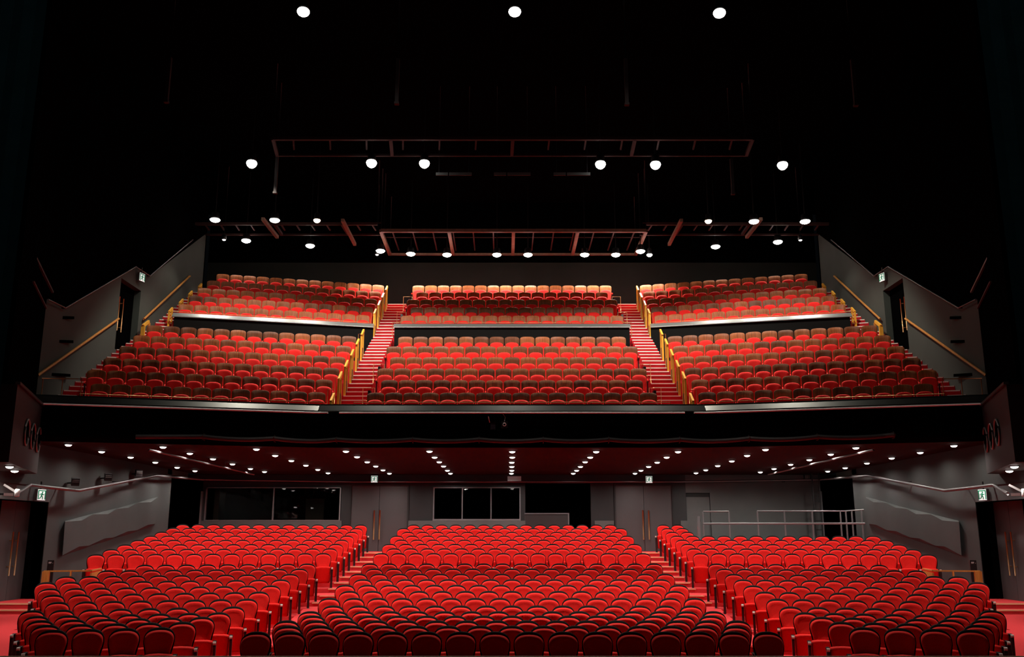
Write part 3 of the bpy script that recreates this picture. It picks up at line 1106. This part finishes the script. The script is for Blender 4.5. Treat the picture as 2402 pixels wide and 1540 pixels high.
# ------------------------------------------------------------------ lamps
def spot(loc, power, ang, blend, parent, col=(1, 0.90, 0.78), tgt=None, size=0.08):
    l = bpy.data.lights.new('lamp_beam', 'SPOT')
    l.energy = power
    l.spot_size = math.radians(ang)
    l.spot_blend = blend
    l.color = col
    l.shadow_soft_size = size
    o = bpy.data.objects.new('lamp_beam', l)
    C.objects.link(o)
    o.parent = parent
    o.location = loc
    if tgt is not None:
        o.rotation_euler = (tgt).to_track_quat('-Z', 'Y').to_euler()
    return o


# lines of downlights under the balcony (nine lines of six), front lamp first
cols = [
    [(160, 1042), (238, 1058), (306, 1071), (364, 1083), (415, 1095), (457, 1103)],
    [(382, 1047), (445, 1062), (499, 1075), (545, 1087), (587, 1098), (620, 1105)],
    [(601, 1052), (645, 1067), (683, 1079), (717, 1090), (745, 1100), (769, 1108)],
    [(811, 1057), (837, 1070), (861, 1082), (881, 1092), (898, 1101), (913, 1109)],
    [(1007, 1057), (1019, 1071), (1030, 1082), (1040, 1092), (1049, 1102), (1056, 1109)],
    [(1201, 1058), (1201, 1071), (1200, 1083), (1200, 1093), (1200, 1102), (1199, 1109)],
    [(1398, 1058), (1384, 1071), (1372, 1082), (1361, 1093), (1352, 1102), (1344, 1109)],
    [(1590, 1058), (1563, 1071), (1541, 1083), (1521, 1093), (1503, 1102), (1489, 1109)],
    [(1795, 1053), (1752, 1067), (1716, 1080), (1683, 1091), (1655, 1101), (1632, 1108)],
    [(2007, 1049), (1948, 1064), (1898, 1077), (1854, 1088), (1815, 1098), (1783, 1106)],
    [(2237, 1044), (2158, 1060), (2091, 1073), (2033, 1085), (1982, 1096), (1941, 1104)],
]
dl = None
for c, col in enumerate(cols):
    for i, (px, py) in enumerate(col):
        p = at_z(px, py, 4.765)
        p.y = max(p.y, line(fd, p.x) + 0.3)
        lab = 'round downlight under the balcony, %s from the front in the %s line' % (ORD[i + 1], ORD[c + 1])
        if dl is None:
            dl = thing('downlight', lab, 'downlight', p, 0, 'downlights under the balcony')
            MB().lathe([(0.105, 0.015), (0.11, -0.004), (0.088, -0.010), (0.086, 0.012)], 18).build('trim_ring', M['black'], dl, True)
            MB().lathe([(0.004, -0.05), (0.05, -0.043), (0.078, -0.022), (0.088, 0.0), (0.08, 0.012)], 18).build('lens', M['lensd'], dl, True)
            t = dl
        else:
            t = dup(dl, p, 0, lab, 'downlights under the balcony')
        spot((0, 0, -0.05), 105, 165, 1.0, t, (1, 0.90, 0.82))

GZ = 13.8
big = [(711, 28, 't'), (1207, 28, 't'), (1687, 31, 't'),
       (590, 383, 'm'), (871, 382, 'm'), (995, 383, 'm'), (1408, 385, 'm'), (1537, 386, 'm'), (1835, 387, 'm'),
       (504, 515, 'u'), (644, 516, 'u'), (743, 516, 'w'), (1661, 518, 'w'), (1768, 519, 'u'), (1888, 519, 'u'),
       (577, 564, 'u'), (727, 576, 'u'), (1678, 578, 'u'), (1824, 567, 'u'),
       (892, 588, 'b'), (963, 595, 'b'), (1048, 597, 'b'), (1165, 597, 'b'), (1238, 597, 'b'), (1371, 597, 'b'), (1444, 597, 'b'), (1502, 589, 'b'), (1523, 597, 's')]
POW = dict(t=7500, m=1500, u=150, w=150, b=520, s=120)
ZL = dict(t=14.7, m=14.15, u=13.8, w=13.8, b=13.85, s=13.85)
CONE = dict(t=(56, 1.0), m=(101, 0.35), u=(92, 0.4), w=(100, 0.7), b=(118, 0.6), s=(100, 0.7))
LAB = {'t': 'large round house lamp, %s from left of the three at the top', 'm': 'large round house lamp, %s from left in the row of six',
       'u': 'oval house lamp under the side lighting bridge, %s counting from left', 'w': 'warm orange tilted lamp, %s of the pair on the side bridges',
       'b': 'oval house lamp hanging from the central bridge, %s from left', 's': 'small tilted lamp at the %s right corner of the central bridge'}
DP = dict(t=0.75, m=0.95, u=0.5, w=0.8, b=0.5, s=0.8)
GRP = {'t': 'large lamps at the top', 'm': 'large lamps in the row of six', 'u': 'oval lamps at the side bridges', 'w': 'warm lamps on the side bridges', 'b': 'oval lamps on the central bridge', 's': 'small lamp'}
order = {k: sorted([b for b in big if b[2] == k]) for k in POW}
for px, py, kd in big:
    i = order[kd].index((px, py, kd)) + 1
    p = at_z(px, py, 14.05 if kd == 'u' and py > 540 else ZL[kd])
    r = {'t': 0.15, 'm': 0.17, 'u': 0.185, 'w': 0.13, 'b': 0.185, 's': 0.12}[kd]
    lab = 'small tilted lamp at the right hand corner of the central bridge' if kd == 's' else LAB[kd] % ORD[i]
    t = thing('house_lamp', lab, 'lamp', p, 0, GRP[kd])
    h, g = r * DP[kd], r * (0.42 if kd in 'tm' else 0.12)
    MB().lathe([(r * 0.5, g + 0.26), (r * 0.7, g + 0.24), (r * 0.86, g + 0.04), (r * 0.86, g), (r * 0.8, g)], 20).build('housing', M['black'], t, True)
    MB().lathe([(0.005, -h), (r * 0.45, -h * 0.88), (r * 0.8, -h * 0.55), (r * 0.97, -h * 0.15), (r, 0.0), (r * 0.95, g * 0.6), (r * 0.8, g)], 20).build('lens', M['lensw'] if kd == 'w' else M['lensb'] if kd in 'ub' else M['lens'], t, True)
    MB().tube([(0, 0, 0.29), (0, 0, TOP - p.z)], 0.02, 6).build('hanger', M['black'], t)
    spot((0, 0, -r * DP[kd] - 0.03), POW[kd], CONE[kd][0], CONE[kd][1], t, (1, 0.90, 0.78) if kd in 'tmw' else (1, 0.93, 0.80), Vector((0, 0.02, -1)) if kd == 't' else Vector((0, 0.33, -1)) if kd == 'm' else None, 0.12)
    if kd == 't':
        spot((0, 0, -0.4), 210, 150, 0.6, t, (1, 0.92, 0.84), Vector((0, 0.35, -1)), 0.12)

# ------------------------------------------------------------------ lighting bridges
def bridge(name, label, z, y0, y1, xl0, xl1, beams, m, w, rails=True, group=None):
    """steel frame hung level under the ceiling: front edge at photo row y0, rear edge at y1"""
    A, B_ = at_z(xl0[0], y0, z), at_z(xl0[1], y0, z)
    c0, c1 = at_z(xl1[0], y1, z), at_z(xl1[1], y1, z)
    t = thing(name, label, 'lighting bridge', (0.5 * (A.x + B_.x), 0.5 * (A.y + c0.y), z), 0, group)
    MB().bar(A, B_, w).build('front_beam', m, t, world=True)
    MB().bar(c0, c1, w * 0.7).build('rear_beam', m, t, world=True)
    for u in beams:
        MB().bar(A.lerp(B_, u), c0.lerp(c1, u), w).build('cross_beam', m, t, world=True)
    if rails:
        m1, m2 = A.lerp(c0, 0.55), B_.lerp(c1, 0.55)
        MB().tube([m1 + Vector((0, 0, 0.3)), m2 + Vector((0, 0, 0.3))], 0.025, 6).build('rail', m if m is M['rustf'] else M['rustd'], t, True, world=True)
        mb = MB()
        for i in range(13):
            u = (i + 0.5) / 13
            q = A.lerp(B_, u)
            e = c0.lerp(c1, u)
            mb.bar(q + Vector((0, 0.2, 0.12)), e + Vector((0, -0.2, 0.12)), 0.05)
        mb.build('joist_frame', m if m is M['rustf'] else M['rustd'], t, world=True)
    for q in (A, B_, c0, c1):
        MB().tube([q, (q.x, q.y, TOP)], 0.02, 6).build('hanger', M['black'], t, True, world=True)
    return t


BZ = EYE + 11.9
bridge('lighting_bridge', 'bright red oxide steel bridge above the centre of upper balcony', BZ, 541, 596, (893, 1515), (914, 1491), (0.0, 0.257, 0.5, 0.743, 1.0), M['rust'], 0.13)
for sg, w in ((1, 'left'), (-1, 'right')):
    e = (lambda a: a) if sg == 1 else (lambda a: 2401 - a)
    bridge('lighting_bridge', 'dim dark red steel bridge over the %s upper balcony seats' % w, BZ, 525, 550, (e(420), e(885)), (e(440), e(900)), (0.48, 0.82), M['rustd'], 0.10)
    # stout slanting beams that cross the side bridge
    for a, b, wd in (((803, 516), (832, 573), 'inner'), ((616, 513), (650, 556), 'outer')):
        p, q = at_z(e(a[0]), a[1], BZ - 0.1), at_z(e(b[0]), b[1], BZ - 0.1)
        tag(MB().bar(p, q, 0.12).build('steel_beam', M['rust']), '%s slanting rust coloured beam across the %s side bridge' % (wd, w), 'beam', 'slanting beams on the side bridges')
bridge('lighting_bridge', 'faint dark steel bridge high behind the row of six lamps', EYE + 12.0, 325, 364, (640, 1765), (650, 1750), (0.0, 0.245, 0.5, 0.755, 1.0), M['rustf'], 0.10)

# small unlit looking fixtures near the bridges
for px, py, lab in ((884, 597, 'small tilted spotlight with a pale lens at the left end of central bridge'), (525, 562, 'tiny twin lamp fixture below the left side bridge'), (1877, 563, 'tiny twin lamp fixture below the right side bridge')):
    p = at_z(px, py, 13.9)
    t = thing('small_spotlight', lab, 'spotlight', p, 0, 'small spotlights near the bridges')
    MB().lathe([(0.05, 0.22), (0.085, 0.2), (0.09, 0.02), (0.075, 0.0)], 14).build('housing', M['black'], t, True)
    MB().lathe([(0.004, -0.035), (0.045, -0.028), (0.072, 0.0), (0.07, 0.02)], 14).build('lens', M['dot'], t, True)
    MB().tube([(0, 0, 0.2), (0, 0, TOP - p.z)], 0.015, 6).build('hanger', M['black'], t, True)
for px, y0, y1 in ((390, 135, 236), (930, 138, 240), (1470, 138, 242), (2007, 140, 244), (645, 368, 450), (1719, 372, 452)):
    p = at_z(px, y1, 13.6 if y1 < 300 else 13.3)
    q = at_d(px + (3 if px < 1200 else -3), y0, p.y)
    t = thing('hanging_pole', 'thin dark pole hanging from ceiling, %s' % {390: 'far left of the upper four', 930: 'second of the upper four', 1470: 'third of the upper four', 2007: 'far right of the upper four', 645: 'below left of the row of six', 1719: 'below right of the row of six'}[px], 'pole', p, 0, 'poles hanging from the ceiling')
    MB().bar((0, 0, 0), (0, 0, min(q.z, TOP) - p.z), 0.09).build('pole_shaft', M['rustf'], t)
    MB().box(-0.06, 0.06, -0.06, 0.06, -0.06, 0.0).build('end_cap', M['rustf'], t)
    if q.z < TOP:
        MB().tube([(0, 0, q.z - p.z), (0, 0, TOP - p.z)], 0.015, 6).build('hanger', M['black'], t, True)
for i, (a, b) in enumerate(((1022, 1106), (1158, 1244), (1298, 1384))):  # dark strip panels that give no light
    p, q = at_z(a, 408, 13.9), at_z(b, 408, 13.9)
    t = thing('hanging_dark_strip', 'slim dark strip panel hung high above balcony, %s of three' % ORD[i + 1], 'panel', (p + q) / 2, 0, 'strip panels above the balcony')
    L = (q - p).length
    MB().box(-L / 2, -L / 6, -0.02, 0.02, -0.05, 0.05).build('strip', M['grey'], t)
    MB().box(-L / 6 + 0.04, L / 2, -0.02, 0.02, -0.05, 0.05).build('strip', M['grey'], t)
    for x in (-L / 2 + 0.1, L / 2 - 0.1):
        MB().tube([(x, 0, 0.05), (x, 0, TOP - 13.9)], 0.01, 6).build('hanger', M['black'], t, True)

# pipes slung under the balcony
for sg, w in ((1, 'left'), (-1, 'right')):
    e = (lambda a: a) if sg == 1 else (lambda a: 2397 - a)
    p, q = at_z(e(348), 1054, 4.62), at_z(e(595), 1112, 4.62)
    t = thing('ceiling_pipe', 'slanting steel pipe slung below the %s balcony soffit' % w, 'pipe', (p + q) / 2, 0, 'pipes slung under the balcony')
    MB().tube([p, q], 0.032, 8).build('pipe_tube', M['steel'], t, True, world=True)
    for u in (0.05, 0.35, 0.65, 0.95):
        m_ = p.lerp(q, u)
        MB().tube([m_, (m_.x, m_.y, 4.78)], 0.01, 6).build('hanger', M['black'], t, True, world=True)

# ------------------------------------------------------------------ handrails of the balcony
def aisle_rail(x, d, z, sg, label, hp):
    t = thing('aisle_handrail', label, 'handrail', (x, d, z), 0, 'gold handrails beside the balcony aisles')
    MB().box(-0.03, 0.03, 0.0, 0.08, 0, hp).build('front_post', M['gold'], t)
    MB().bar((0, 0.0, hp), (0, 0.42, hp + 0.28), 0.06, 0.09).build('grip', M['gold'], t, label='pale gold sloping grip')
    MB().box(-0.02, 0.02, 0.36, 0.41, 0.18, hp + 0.25).build('rear_post', M['gold'], t)
    MB().tube([(0.15 * sg, 0.28, 0.2), (0.15 * sg, 0.28, 0.98), (0, 0.28, 0.98)], 0.009, 6).build('guard_tube', M['brass'], t, True)
    MB().box(-0.012, 0.012, 0.12, 0.5, 0.1, 0.5).build('plate', M['black'], t)
    return t


for sg, w in ((-1, 'left'), (1, 'right')):
    for r in list(range(0, 6)) + list(range(6, 10)):
        tier = 'lower' if r < 6 else 'upper'
        rn = r + 1 if r < 6 else r - 5
        x = sg * 5.07
        aisle_rail(x, line(bf[r], x) + 0.02, FB[r], sg, 'gold handrail at the aisle end of %s row, %s %s balcony' % (ORD[rn], w, tier), 0.58 if r == 0 else 0.86)
    # brass loops at the ends of the short centre rows
    for r in (1, 3, 7, 9):
        tier = 'lower' if r < 6 else 'upper'
        rn = r + 1 if r < 6 else r - 5
        x = sg * 4.18
        t = thing('row_end_guard', 'square brass loop at the %s end of %s row, centre %s balcony' % (w, ORD[rn], tier), 'guard', (x, bf[r] + 0.05, FB[r]), 0, 'brass loops at centre row ends')
        MB().tube([(-0.17, 0, 0.0), (-0.17, 0, 0.62), (0.17, 0, 0.62), (0.17, 0, 0.0)], 0.010, 6).tube([(-0.17, 0, 0.25), (0.17, 0, 0.25)], 0.009, 6).build('loop_tube', M['brass'], t, True)
        MB().box(-0.04, 0.04, 0.05, 0.3, 0.28, 0.56).build('end_box', M['black'], t)
    # wall handrails
    for a, b, lab in (((88, 880), (278, 747), 'lower'), ((337, 748), (445, 647), 'upper')):
        p, q = at_x(a[0], a[1], -XW + 0.09), at_x(b[0], b[1], -XW + 0.09)
        p.x, q.x = sg * abs(p.x), sg * abs(q.x)
        t = thing('wall_handrail', 'long amber wooden handrail on the %s wall beside the %s balcony stairs' % (w, lab), 'handrail', p, 0, 'wooden handrails on the balcony walls')
        d_ = (q - p).normalized()
        MB().tube([p, q, q + Vector((sg * 0.08, 0.05, -0.02))], 0.035, 8).build('rail_bar', M['amber'], t, True, world=True)
        for u in (0.06, 0.36, 0.66, 0.94):
            m_ = p.lerp(q, u)
            MB().bar(m_, (sg * XW, m_.y, m_.z - 0.06), 0.02).build('bracket', M['black'], t, world=True)
    # newel frame beside the balcony door
    p = at_x(333, 785, -XW + 0.28)
    t = thing('newel_frame', 'gold wooden newel with slanted top beside the %s balcony door' % w, 'newel post', (sg * abs(p.x), p.y, FB[5] if p.z < 9 else p.z), 0, 'gold newels beside the balcony doors')
    MB().box(-0.06, 0.06, 0, 0.06, 0, 1.05).build('front_post', M['gold'], t)
    MB().bar((0, 0.0, 1.03), (sg * 0.02, 0.5, 1.30), 0.06, 0.10).build('grip', M['gold'], t)
    MB().box(-0.03, 0.03, 0.46, 0.52, 0, 1.25).build('rear_post', M['amber'], t)
    # small gold stubs at the outer ends of upper tier rows
    for r in range(6, 10):
        x, dd = BOUT[r]
        x = abs(x) + 0.42
        t = thing('outer_handrail', 'short gold handrail stub at the outer end of %s row, %s upper tier' % (ORD[r - 5], w), 'handrail', (sg * x, dd - 0.45, FB[r]), 0, 'gold stubs at the outer row ends')
        MB().box(-0.03, 0.03, 0, 0.06, 0, 0.55).build('front_post', M['gold'], t)
        MB().bar((0, 0, 0.54), (0, 0.30, 0.76), 0.06, 0.07).build('grip', M['gold'], t)
        MB().box(-0.025, 0.025, 0.26, 0.31, 0.1, 0.74).build('rear_post', M['gold'], t)
    # thin guard posts at the front corner of the outer stairs
    t = thing('corner_guard', 'thin brass guard rail at the front corner of %s lower balcony' % w, 'guard rail', (sg * 11.9, line(bf[0], 11.9) + 0.1, FB[0]), 0, 'guard rails at the balcony corners')
    MB().tube([(-sg * 0.62, 0.0, 0.95), (sg * 0.40, -0.1, 0.95)], 0.012, 6).build('top_tube', M['brass'], t, True)
    for u in (-0.62, -0.12, 0.40):
        MB().tube([(sg * u, -0.05, 0.0), (sg * u, -0.05, 0.95)], 0.012, 6).build('post', M['brass'], t, True)
    # upper conduit along the wall
    q = [at_x(a, b, -XW + 0.10) for a, b in ((112, 702), (153, 722), (318, 625), (351, 647), (452, 562))]
    q = [Vector((sg * abs(v.x), v.y, v.z)) for v in q]
    t = thing('wall_conduit', 'thin zigzag conduit pipe high on the %s balcony wall' % w, 'conduit', q[2], 0, 'conduits on the balcony walls')
    MB().tube(q, 0.022, 6).build('conduit_tube', M['steel'], t, True, world=True)
    for v in q[1:-1]:
        MB().bar(v, (sg * (XW + 0.02), v.y, v.z), 0.03).build('bracket', M['black'], t, world=True)

# ------------------------------------------------------------------ side galleries with portholes, towers, booms
for sg, w in ((-1, 'left'), (1, 'right')):
    S = lambda v: Vector((sg * abs(v[0]), v[1], v[2]))
    za, zb = 3.97, 5.65
    n0, n1 = (10.76, dz(20.0, 4.8)), (12.1, dz(23.8, 4.8))
    b0, b1 = (15.5, dz(20.0, 4.8) - 0.4), (15.5, dz(24.2, 4.8))
    lo = [S((*n0, za)), S((*n1, za)), S((*b1, za)), S((*b0, za))]
    hi = [S((*n0, zb)), S((*n1, zb)), S((*b1, zb)), S((*b0, zb))]
    t = thing('side_gallery', 'dark brown gallery box with three portholes beside the %s proscenium' % w, 'gallery', S((*n1, za)), 0, 'gallery boxes beside the proscenium')
    MB().hexa(lo, hi).build('gallery_box', M['boxm'], t, world=True)
    MB().bar(hi[0] + Vector((0, 0, 0.03)), hi[1] + Vector((0, 0, 0.03)), 0.10, 0.06).build('top_rail', M['boxm'], t, world=True)
    a3, b3 = Vector((sg * n0[0], n0[1], 0)), Vector((sg * n1[0], n1[1], 0))
    dv = (b3 - a3).normalized()
    nv = Vector((-sg * abs(dv.y), abs(dv.x), 0)).normalized()
    if nv.x * sg > 0:
        nv = -nv
    for u in (0.42, 0.64, 0.86):
        c = a3.lerp(b3, u) + Vector((0, 0, 4.78)) + nv * 0.03
        pts = [c + dv * (0.29 * math.cos(k)) + Vector((0, 0, 0.30 * math.sin(k))) for k in [2 * PI * i / 28 for i in range(28)]]
        ring = MB().tube(pts, 0.022, 8, True).build('porthole_ring', M['ring'], t, True, 'pale round porthole rim', world=True)
        MB().quad(*[c - nv * 0.02 + (q - c) * 0.95 for q in (pts if sg < 0 else pts[::-1])]).build('porthole_glass', M['pitch'], ring)
        gl = ring.children[0]
        gl.data.transform(Matrix.Translation(-t.location))
    for k, (px, py) in enumerate(((22, 1093), (34, 1103), (38, 1112))):
        p = at_z(px, py, za - 0.012)
        p.x = sg * abs(p.x)
        l = dup(dl, p, 0, 'round downlight under the %s gallery box, %s from the front' % (w, ORD[k + 1]), 'downlights under the gallery boxes')
        spot((0, 0, -0.05), 120, 140, 1.0, l, (1, 0.88, 0.78))
    # black side tower above the gallery
    mb = MB()
    mb.hexa([S((n0[0] + 0.25, n0[1], zb)), S((n1[0] + 0.25, n1[1], zb)), S((*b1, zb)), S((*b0, zb))],
            [S((n0[0] + 0.25, n0[1], TOP)), S((n1[0] + 0.25, n1[1], TOP)), S((*b1, TOP)), S((*b0, TOP))])
    mb.hexa([S((n0[0] + 2.8, n0[1], 0)), S((n1[0] + 1.5, n1[1] - 3, 0)), S((15.5, n1[1] - 3, 0)), S((15.5, 12, 0))],
            [S((n0[0] + 2.8, n0[1], za)), S((n1[0] + 1.5, n1[1] - 3, za)), S((15.5, n1[1] - 3, za)), S((15.5, 12, za))])
    struct('wall_%s_tower' % w, mb, M['pitch'])
    t = thing('lighting_boom', 'black lighting boom with dark bars on the %s side wall' % w, 'lighting boom', S((n1[0] + 0.1, n1[1] + 0.35, zb)), 0, 'lighting booms on the side walls')
    ux = at_d(92, 800, 24.2)
    MB().tube([S((ux.x, 24.2, 5.5)), S((ux.x, 24.2, 9.6))], 0.03, 8).build('upright', M['pitch'], t, True, world=True)
    for (x0_, y0_, x1_, y1_) in ((96, 743, 172, 745), (94, 799, 170, 801), (91, 876, 163, 880)):
        p, q = S(at_d(x0_, y0_, 24.25)), S(at_x(x1_, y1_, -XW + 0.08))
        MB().bar(p, q, 0.05, 0.08).build('arm', M['pitch'], t, world=True)  # dark bars running from the upright to the wall
    p, q = S(at_x(123, 685, -XW + 0.35)), S(at_x(71, 578, -XW + 0.9))
    MB().bar(p, q, 0.05).build('brace', M['steel'] if sg > 0 else M['rustd'], t, world=True)
    MB().bar(S(at_x(108, 722, -XW + 0.3)), S(at_x(78, 660, -XW + 0.9)), 0.04).build('brace', M['rustd'], t, world=True)
    # white swivel lamp at the front end of the pipe
    p = S(at_x(20, 1152, -XW + 0.45))
    t = thing('swivel_spotlight', 'white swivel spotlight at the front end of the %s wall pipe' % w, 'spotlight', p, -sg * 0.5, 'white spotlights on the wall pipes')
    MB().box(-0.10, 0.10, -0.08, 0.10, -0.10, -0.04).build('base_plate', M['white'], t)
    MB().bar((-0.12, 0, 0.16), (0.17, 0.0, -0.02), 0.05, 0.05).build('arm', M['white'], t)
    MB().lathe([(0.05, -0.1), (0.06, -0.08), (0.06, 0.05), (0.04, 0.08)], 14, (0.18, 0, -0.02)).build('lamp_head', M['white'], t, True)
    MB().bar((0, 0.05, -0.06), (sg * 0.6, 0.35, -0.06), 0.04).build('wall_bracket', M['black'], t)

# loudspeakers on the left wall pipe and right one
for px, py, s, lab in ((176, 1131, 1, 'black wall loudspeaker on the left pipe, nearest the side door'), (253, 1120, 1, 'black wall loudspeaker on the left pipe, middle of three'), (325, 1110, 1, 'black wall loudspeaker on the left pipe, farthest from side door')):
    p = at_x(px, py, -XW + 0.28)
    t = thing('wall_speaker', lab, 'loudspeaker', p, math.radians(30), 'loudspeakers on the left wall pipe')
    MB().hexa([(-0.1, -0.10, -0.10), (0.1, -0.10, -0.10), (0.1, 0.12, -0.06), (-0.1, 0.12, -0.06)], [(-0.1, -0.13, 0.10), (0.1, -0.13, 0.10), (0.1, 0.1, 0.14), (-0.1, 0.1, 0.14)]).build('cabinet', M['black'], t)
    MB().box(-0.085, 0.085, -0.145, -0.125, 0.045, 0.065).box(-0.085, 0.085, -0.14, -0.118, 0.0, 0.018).build('light_bar', M['ring'], t)
    MB().bar((0, 0.05, 0.0), (-0.24, 0.22, -0.02), 0.04).build('bracket', M['black'], t)
p = at_d(1893, 1119, REAR - 0.5)
t = thing('wall_speaker', 'small black box fitting on the rear pipe beside the ladder', 'loudspeaker', p, 0)
MB().box(-0.12, 0.12, -0.08, 0.1, -0.08, 0.12).build('cabinet', M['black'], t)
for i in range(3):
    MB().box(-0.09 + i * 0.06, -0.06 + i * 0.06, -0.085, -0.075, -0.05, 0.08).build('stripe', M['ring'], t)
MB().bar((0, 0, 0.1), (0, 0, 4.78 - p.z), 0.04).build('stem', M['black'], t)

# ------------------------------------------------------------------ rails, posts and ladder in the stalls
for sg, w in ((-1, 'left'), (1, 'right')):
    S = lambda v: Vector((sg * abs(v[0]), v[1], v[2]))
    zr = 1.56
    a, b, c = S(at_z(108, 1339, zr)), S(at_z(213, 1338, zr)), S(at_z(236, 1333, zr))
    zb = ZC
    t = thing('vestibule_rail', 'amber wooden rail and post in front of the %s side door' % w, 'rail', (a.x, a.y, zb), 0, 'wooden rails by the side doors')
    MB().bar(a + Vector((-sg * -0.06, 0, 0)), b, 0.05, 0.035).bar(b, c, 0.05, 0.035).build('top_rail', M['amber'], t, world=True)
    MB().box(a.x - 0.085, a.x + 0.085, a.y - 0.04, a.y + 0.04, zb, zr).build('end_post', M['amber'], t, world=True)
    m_ = a.lerp(b, 0.55)
    MB().box(m_.x - 0.018, m_.x + 0.018, m_.y - 0.018, m_.y + 0.018, zb, zr).build('middle_post', M['amber'], t, world=True)
    m_ = b.lerp(c, 0.5)
    MB().bar(Vector((b.x, b.y, (zb + zr) / 2)), Vector((c.x, c.y, (zb + zr) / 2)), 0.035, zr - zb - 0.1).build('side_panel', M['amber'], t, world=True)
    # black sign post
    p = S(at_x(117, 1340, -XW + 0.25))
    t = thing('sign_post', 'tall black panel with small white marks near the %s side door' % w, 'panel', (p.x, p.y, ZC), -sg * math.radians(12), 'black sign panels')
    MB().box(-0.08, 0.08, -0.03, 0.03, 0, at_d(117, 1313, p.y).z - ZC).build('panel_body', M['black'], t)
    zt = at_d(117, 1313, p.y).z - ZC
    mb = MB()
    for i, (x, wd) in enumerate(((-0.05, 0.018), (-0.027, 0.018), (-0.004, 0.02))):
        mb.box(x, x + wd, -0.036, -0.03, zt - 0.07, zt - 0.045)
    mb.box(-0.05, 0.01, -0.036, -0.03, zt - 0.086, zt - 0.079).box(0.045, 0.055, -0.036, -0.03, zt - 0.08, zt - 0.07)
    mb.build('white_marks', M['white'], t)

p = at_d(1917, 1190, REAR - 0.9)
t = thing('wall_ladder', 'black steel ladder hanging in front of the right rear wall', 'ladder', (p.x, p.y, FL[21]))
lt, lb = 4.78, FL[21] + 0.0
for x in (-0.13, 0.13):
    MB().bar((p.x + x, p.y, lb), (p.x + x, p.y, lt), 0.045).build('stile', M['black'], t, world=True)
for y in (1158, 1179, 1200, 1221, 1242):
    z = at_d(1917, y, p.y).z
    MB().bar((p.x - 0.13, p.y, z), (p.x + 0.13, p.y, z), 0.035).build('rung', M['black'], t, world=True)

# platform and railing behind the right block
RD = 33.45
g = lambda px, py: at_d(px, py, RD)
pz = FL[21]
x0, x1 = g(1645, 1227).x, XW
mb = MB().box(x0, x1, RD, REAR, 1.2, pz + 0.004)
struct('floor_platform', mb, M['grey2'])
t = thing('guard_railing', 'grey steel guard railing around the platform at right rear', 'railing', (x0, RD, pz))
MB().tube([g(1648, 1227.5), g(2046, 1227)], 0.036, 8).build('middle_rail', M['frame'], t, True, world=True)
MB().tube([g(1649, 1199), g(1709, 1199)], 0.024, 8).build('top_rail', M['frame'], t, True, world=True)
MB().tube([g(1775, 1198), g(1980, 1198), g(2043, 1193.5)], 0.024, 8).build('top_rail', M['frame'], t, True, world=True)
for px, py in ((1648, 1199), (1709, 1199), (1776, 1198), (1839, 1198), (1904, 1198), (1970, 1198), (1983, 1198), (1997, 1197), (2020, 1195), (2043, 1194)):
    q = g(px, py)
    MB().bar((q.x, q.y, pz), q, 0.045).build('post', M['frame'], t, world=True)
q = g(1643, 1210)
t = thing('switch_post', 'short grey post with handle at the left end of the railing', 'post', (q.x - 0.09, q.y - 0.05, pz - 0.2))
MB().box(-0.045, 0.045, -0.04, 0.04, 0, q.z - pz + 0.2).build('post_body', M['frame'], t)
MB().bar((0.05, 0, q.z - pz + 0.12), (0.05, 0, q.z - pz), 0.03).build('handle', M['black'], t)

# ------------------------------------------------------------------ stage and proscenium
struct('floor_stage', MB().box(-14, 14, -2, 12.39, 0.2, 0.95), M['stage'])
struct('trim_5', MB().box(-14, 14, 12.31, 12.395, 0.93, 0.953), M['nosing'])
for sg, w in ((-1, 'left'), (1, 'right')):
    e = at_d(43, 540, 9.0)
    mb = MB()
    xs = [abs(e.x) + 0.12 * i for i in range(26)]
    lo = [(sg * x, 9.0 + (0.03 if i % 2 else 0.0), 0.95) for i, x in enumerate(xs)]
    for i in range(25):
        a, b = lo[i], lo[i + 1]
        mb.quad(a, b, (b[0], b[1], 13.0), (a[0], a[1], 13.0))
        mb.quad((a[0], a[1] + 0.02, 0.95), (a[0], a[1] + 0.02, 13.0), (b[0], b[1] + 0.02, 13.0), (b[0], b[1] + 0.02, 0.95))
    tag(mb.build('stage_leg_curtain', M['teal']), 'dark teal stage leg hanging at the %s edge of the view' % w, 'curtain', 'teal stage legs')

for sg in (-1, 1):  # unseen spots added to lift the teal legs; no fixture stands there
    spot((sg * 1.5, 3.0, 10.0), 60, 60, 0.8, None, (0.8, 0.95, 1.0), Vector((sg * 4.2, 6.0, -4.5)))
# ------------------------------------------------------------------ world, camera, view
wd = bpy.data.worlds.new('world')
bpy.context.scene.world = wd
wd.use_nodes = True
wd.node_tree.nodes['Background'].inputs['Color'].default_value = (0.6, 0.7, 0.8, 1)
wd.node_tree.nodes['Background'].inputs['Strength'].default_value = 0.002
cd = bpy.data.cameras.new('camera')
cam = bpy.data.objects.new('camera', cd)
C.objects.link(cam)
cam.location = (0, 0, EYE)
cam.rotation_euler = (PI / 2 + TH, 0, 0)
cd.sensor_width = 36.0
cd.lens = F / 2402 * 36.0
cd.clip_end = 200
sc = bpy.context.scene
sc.camera = cam
sc.view_settings.view_transform = 'Standard'
sc.view_settings.look = 'None'
sc.view_settings.gamma = 1.0
sc.view_settings.exposure = 0.0
sc.view_settings.use_curve_mapping = False
sc.cycles.use_denoising = True
sc.cycles.max_bounces = 6
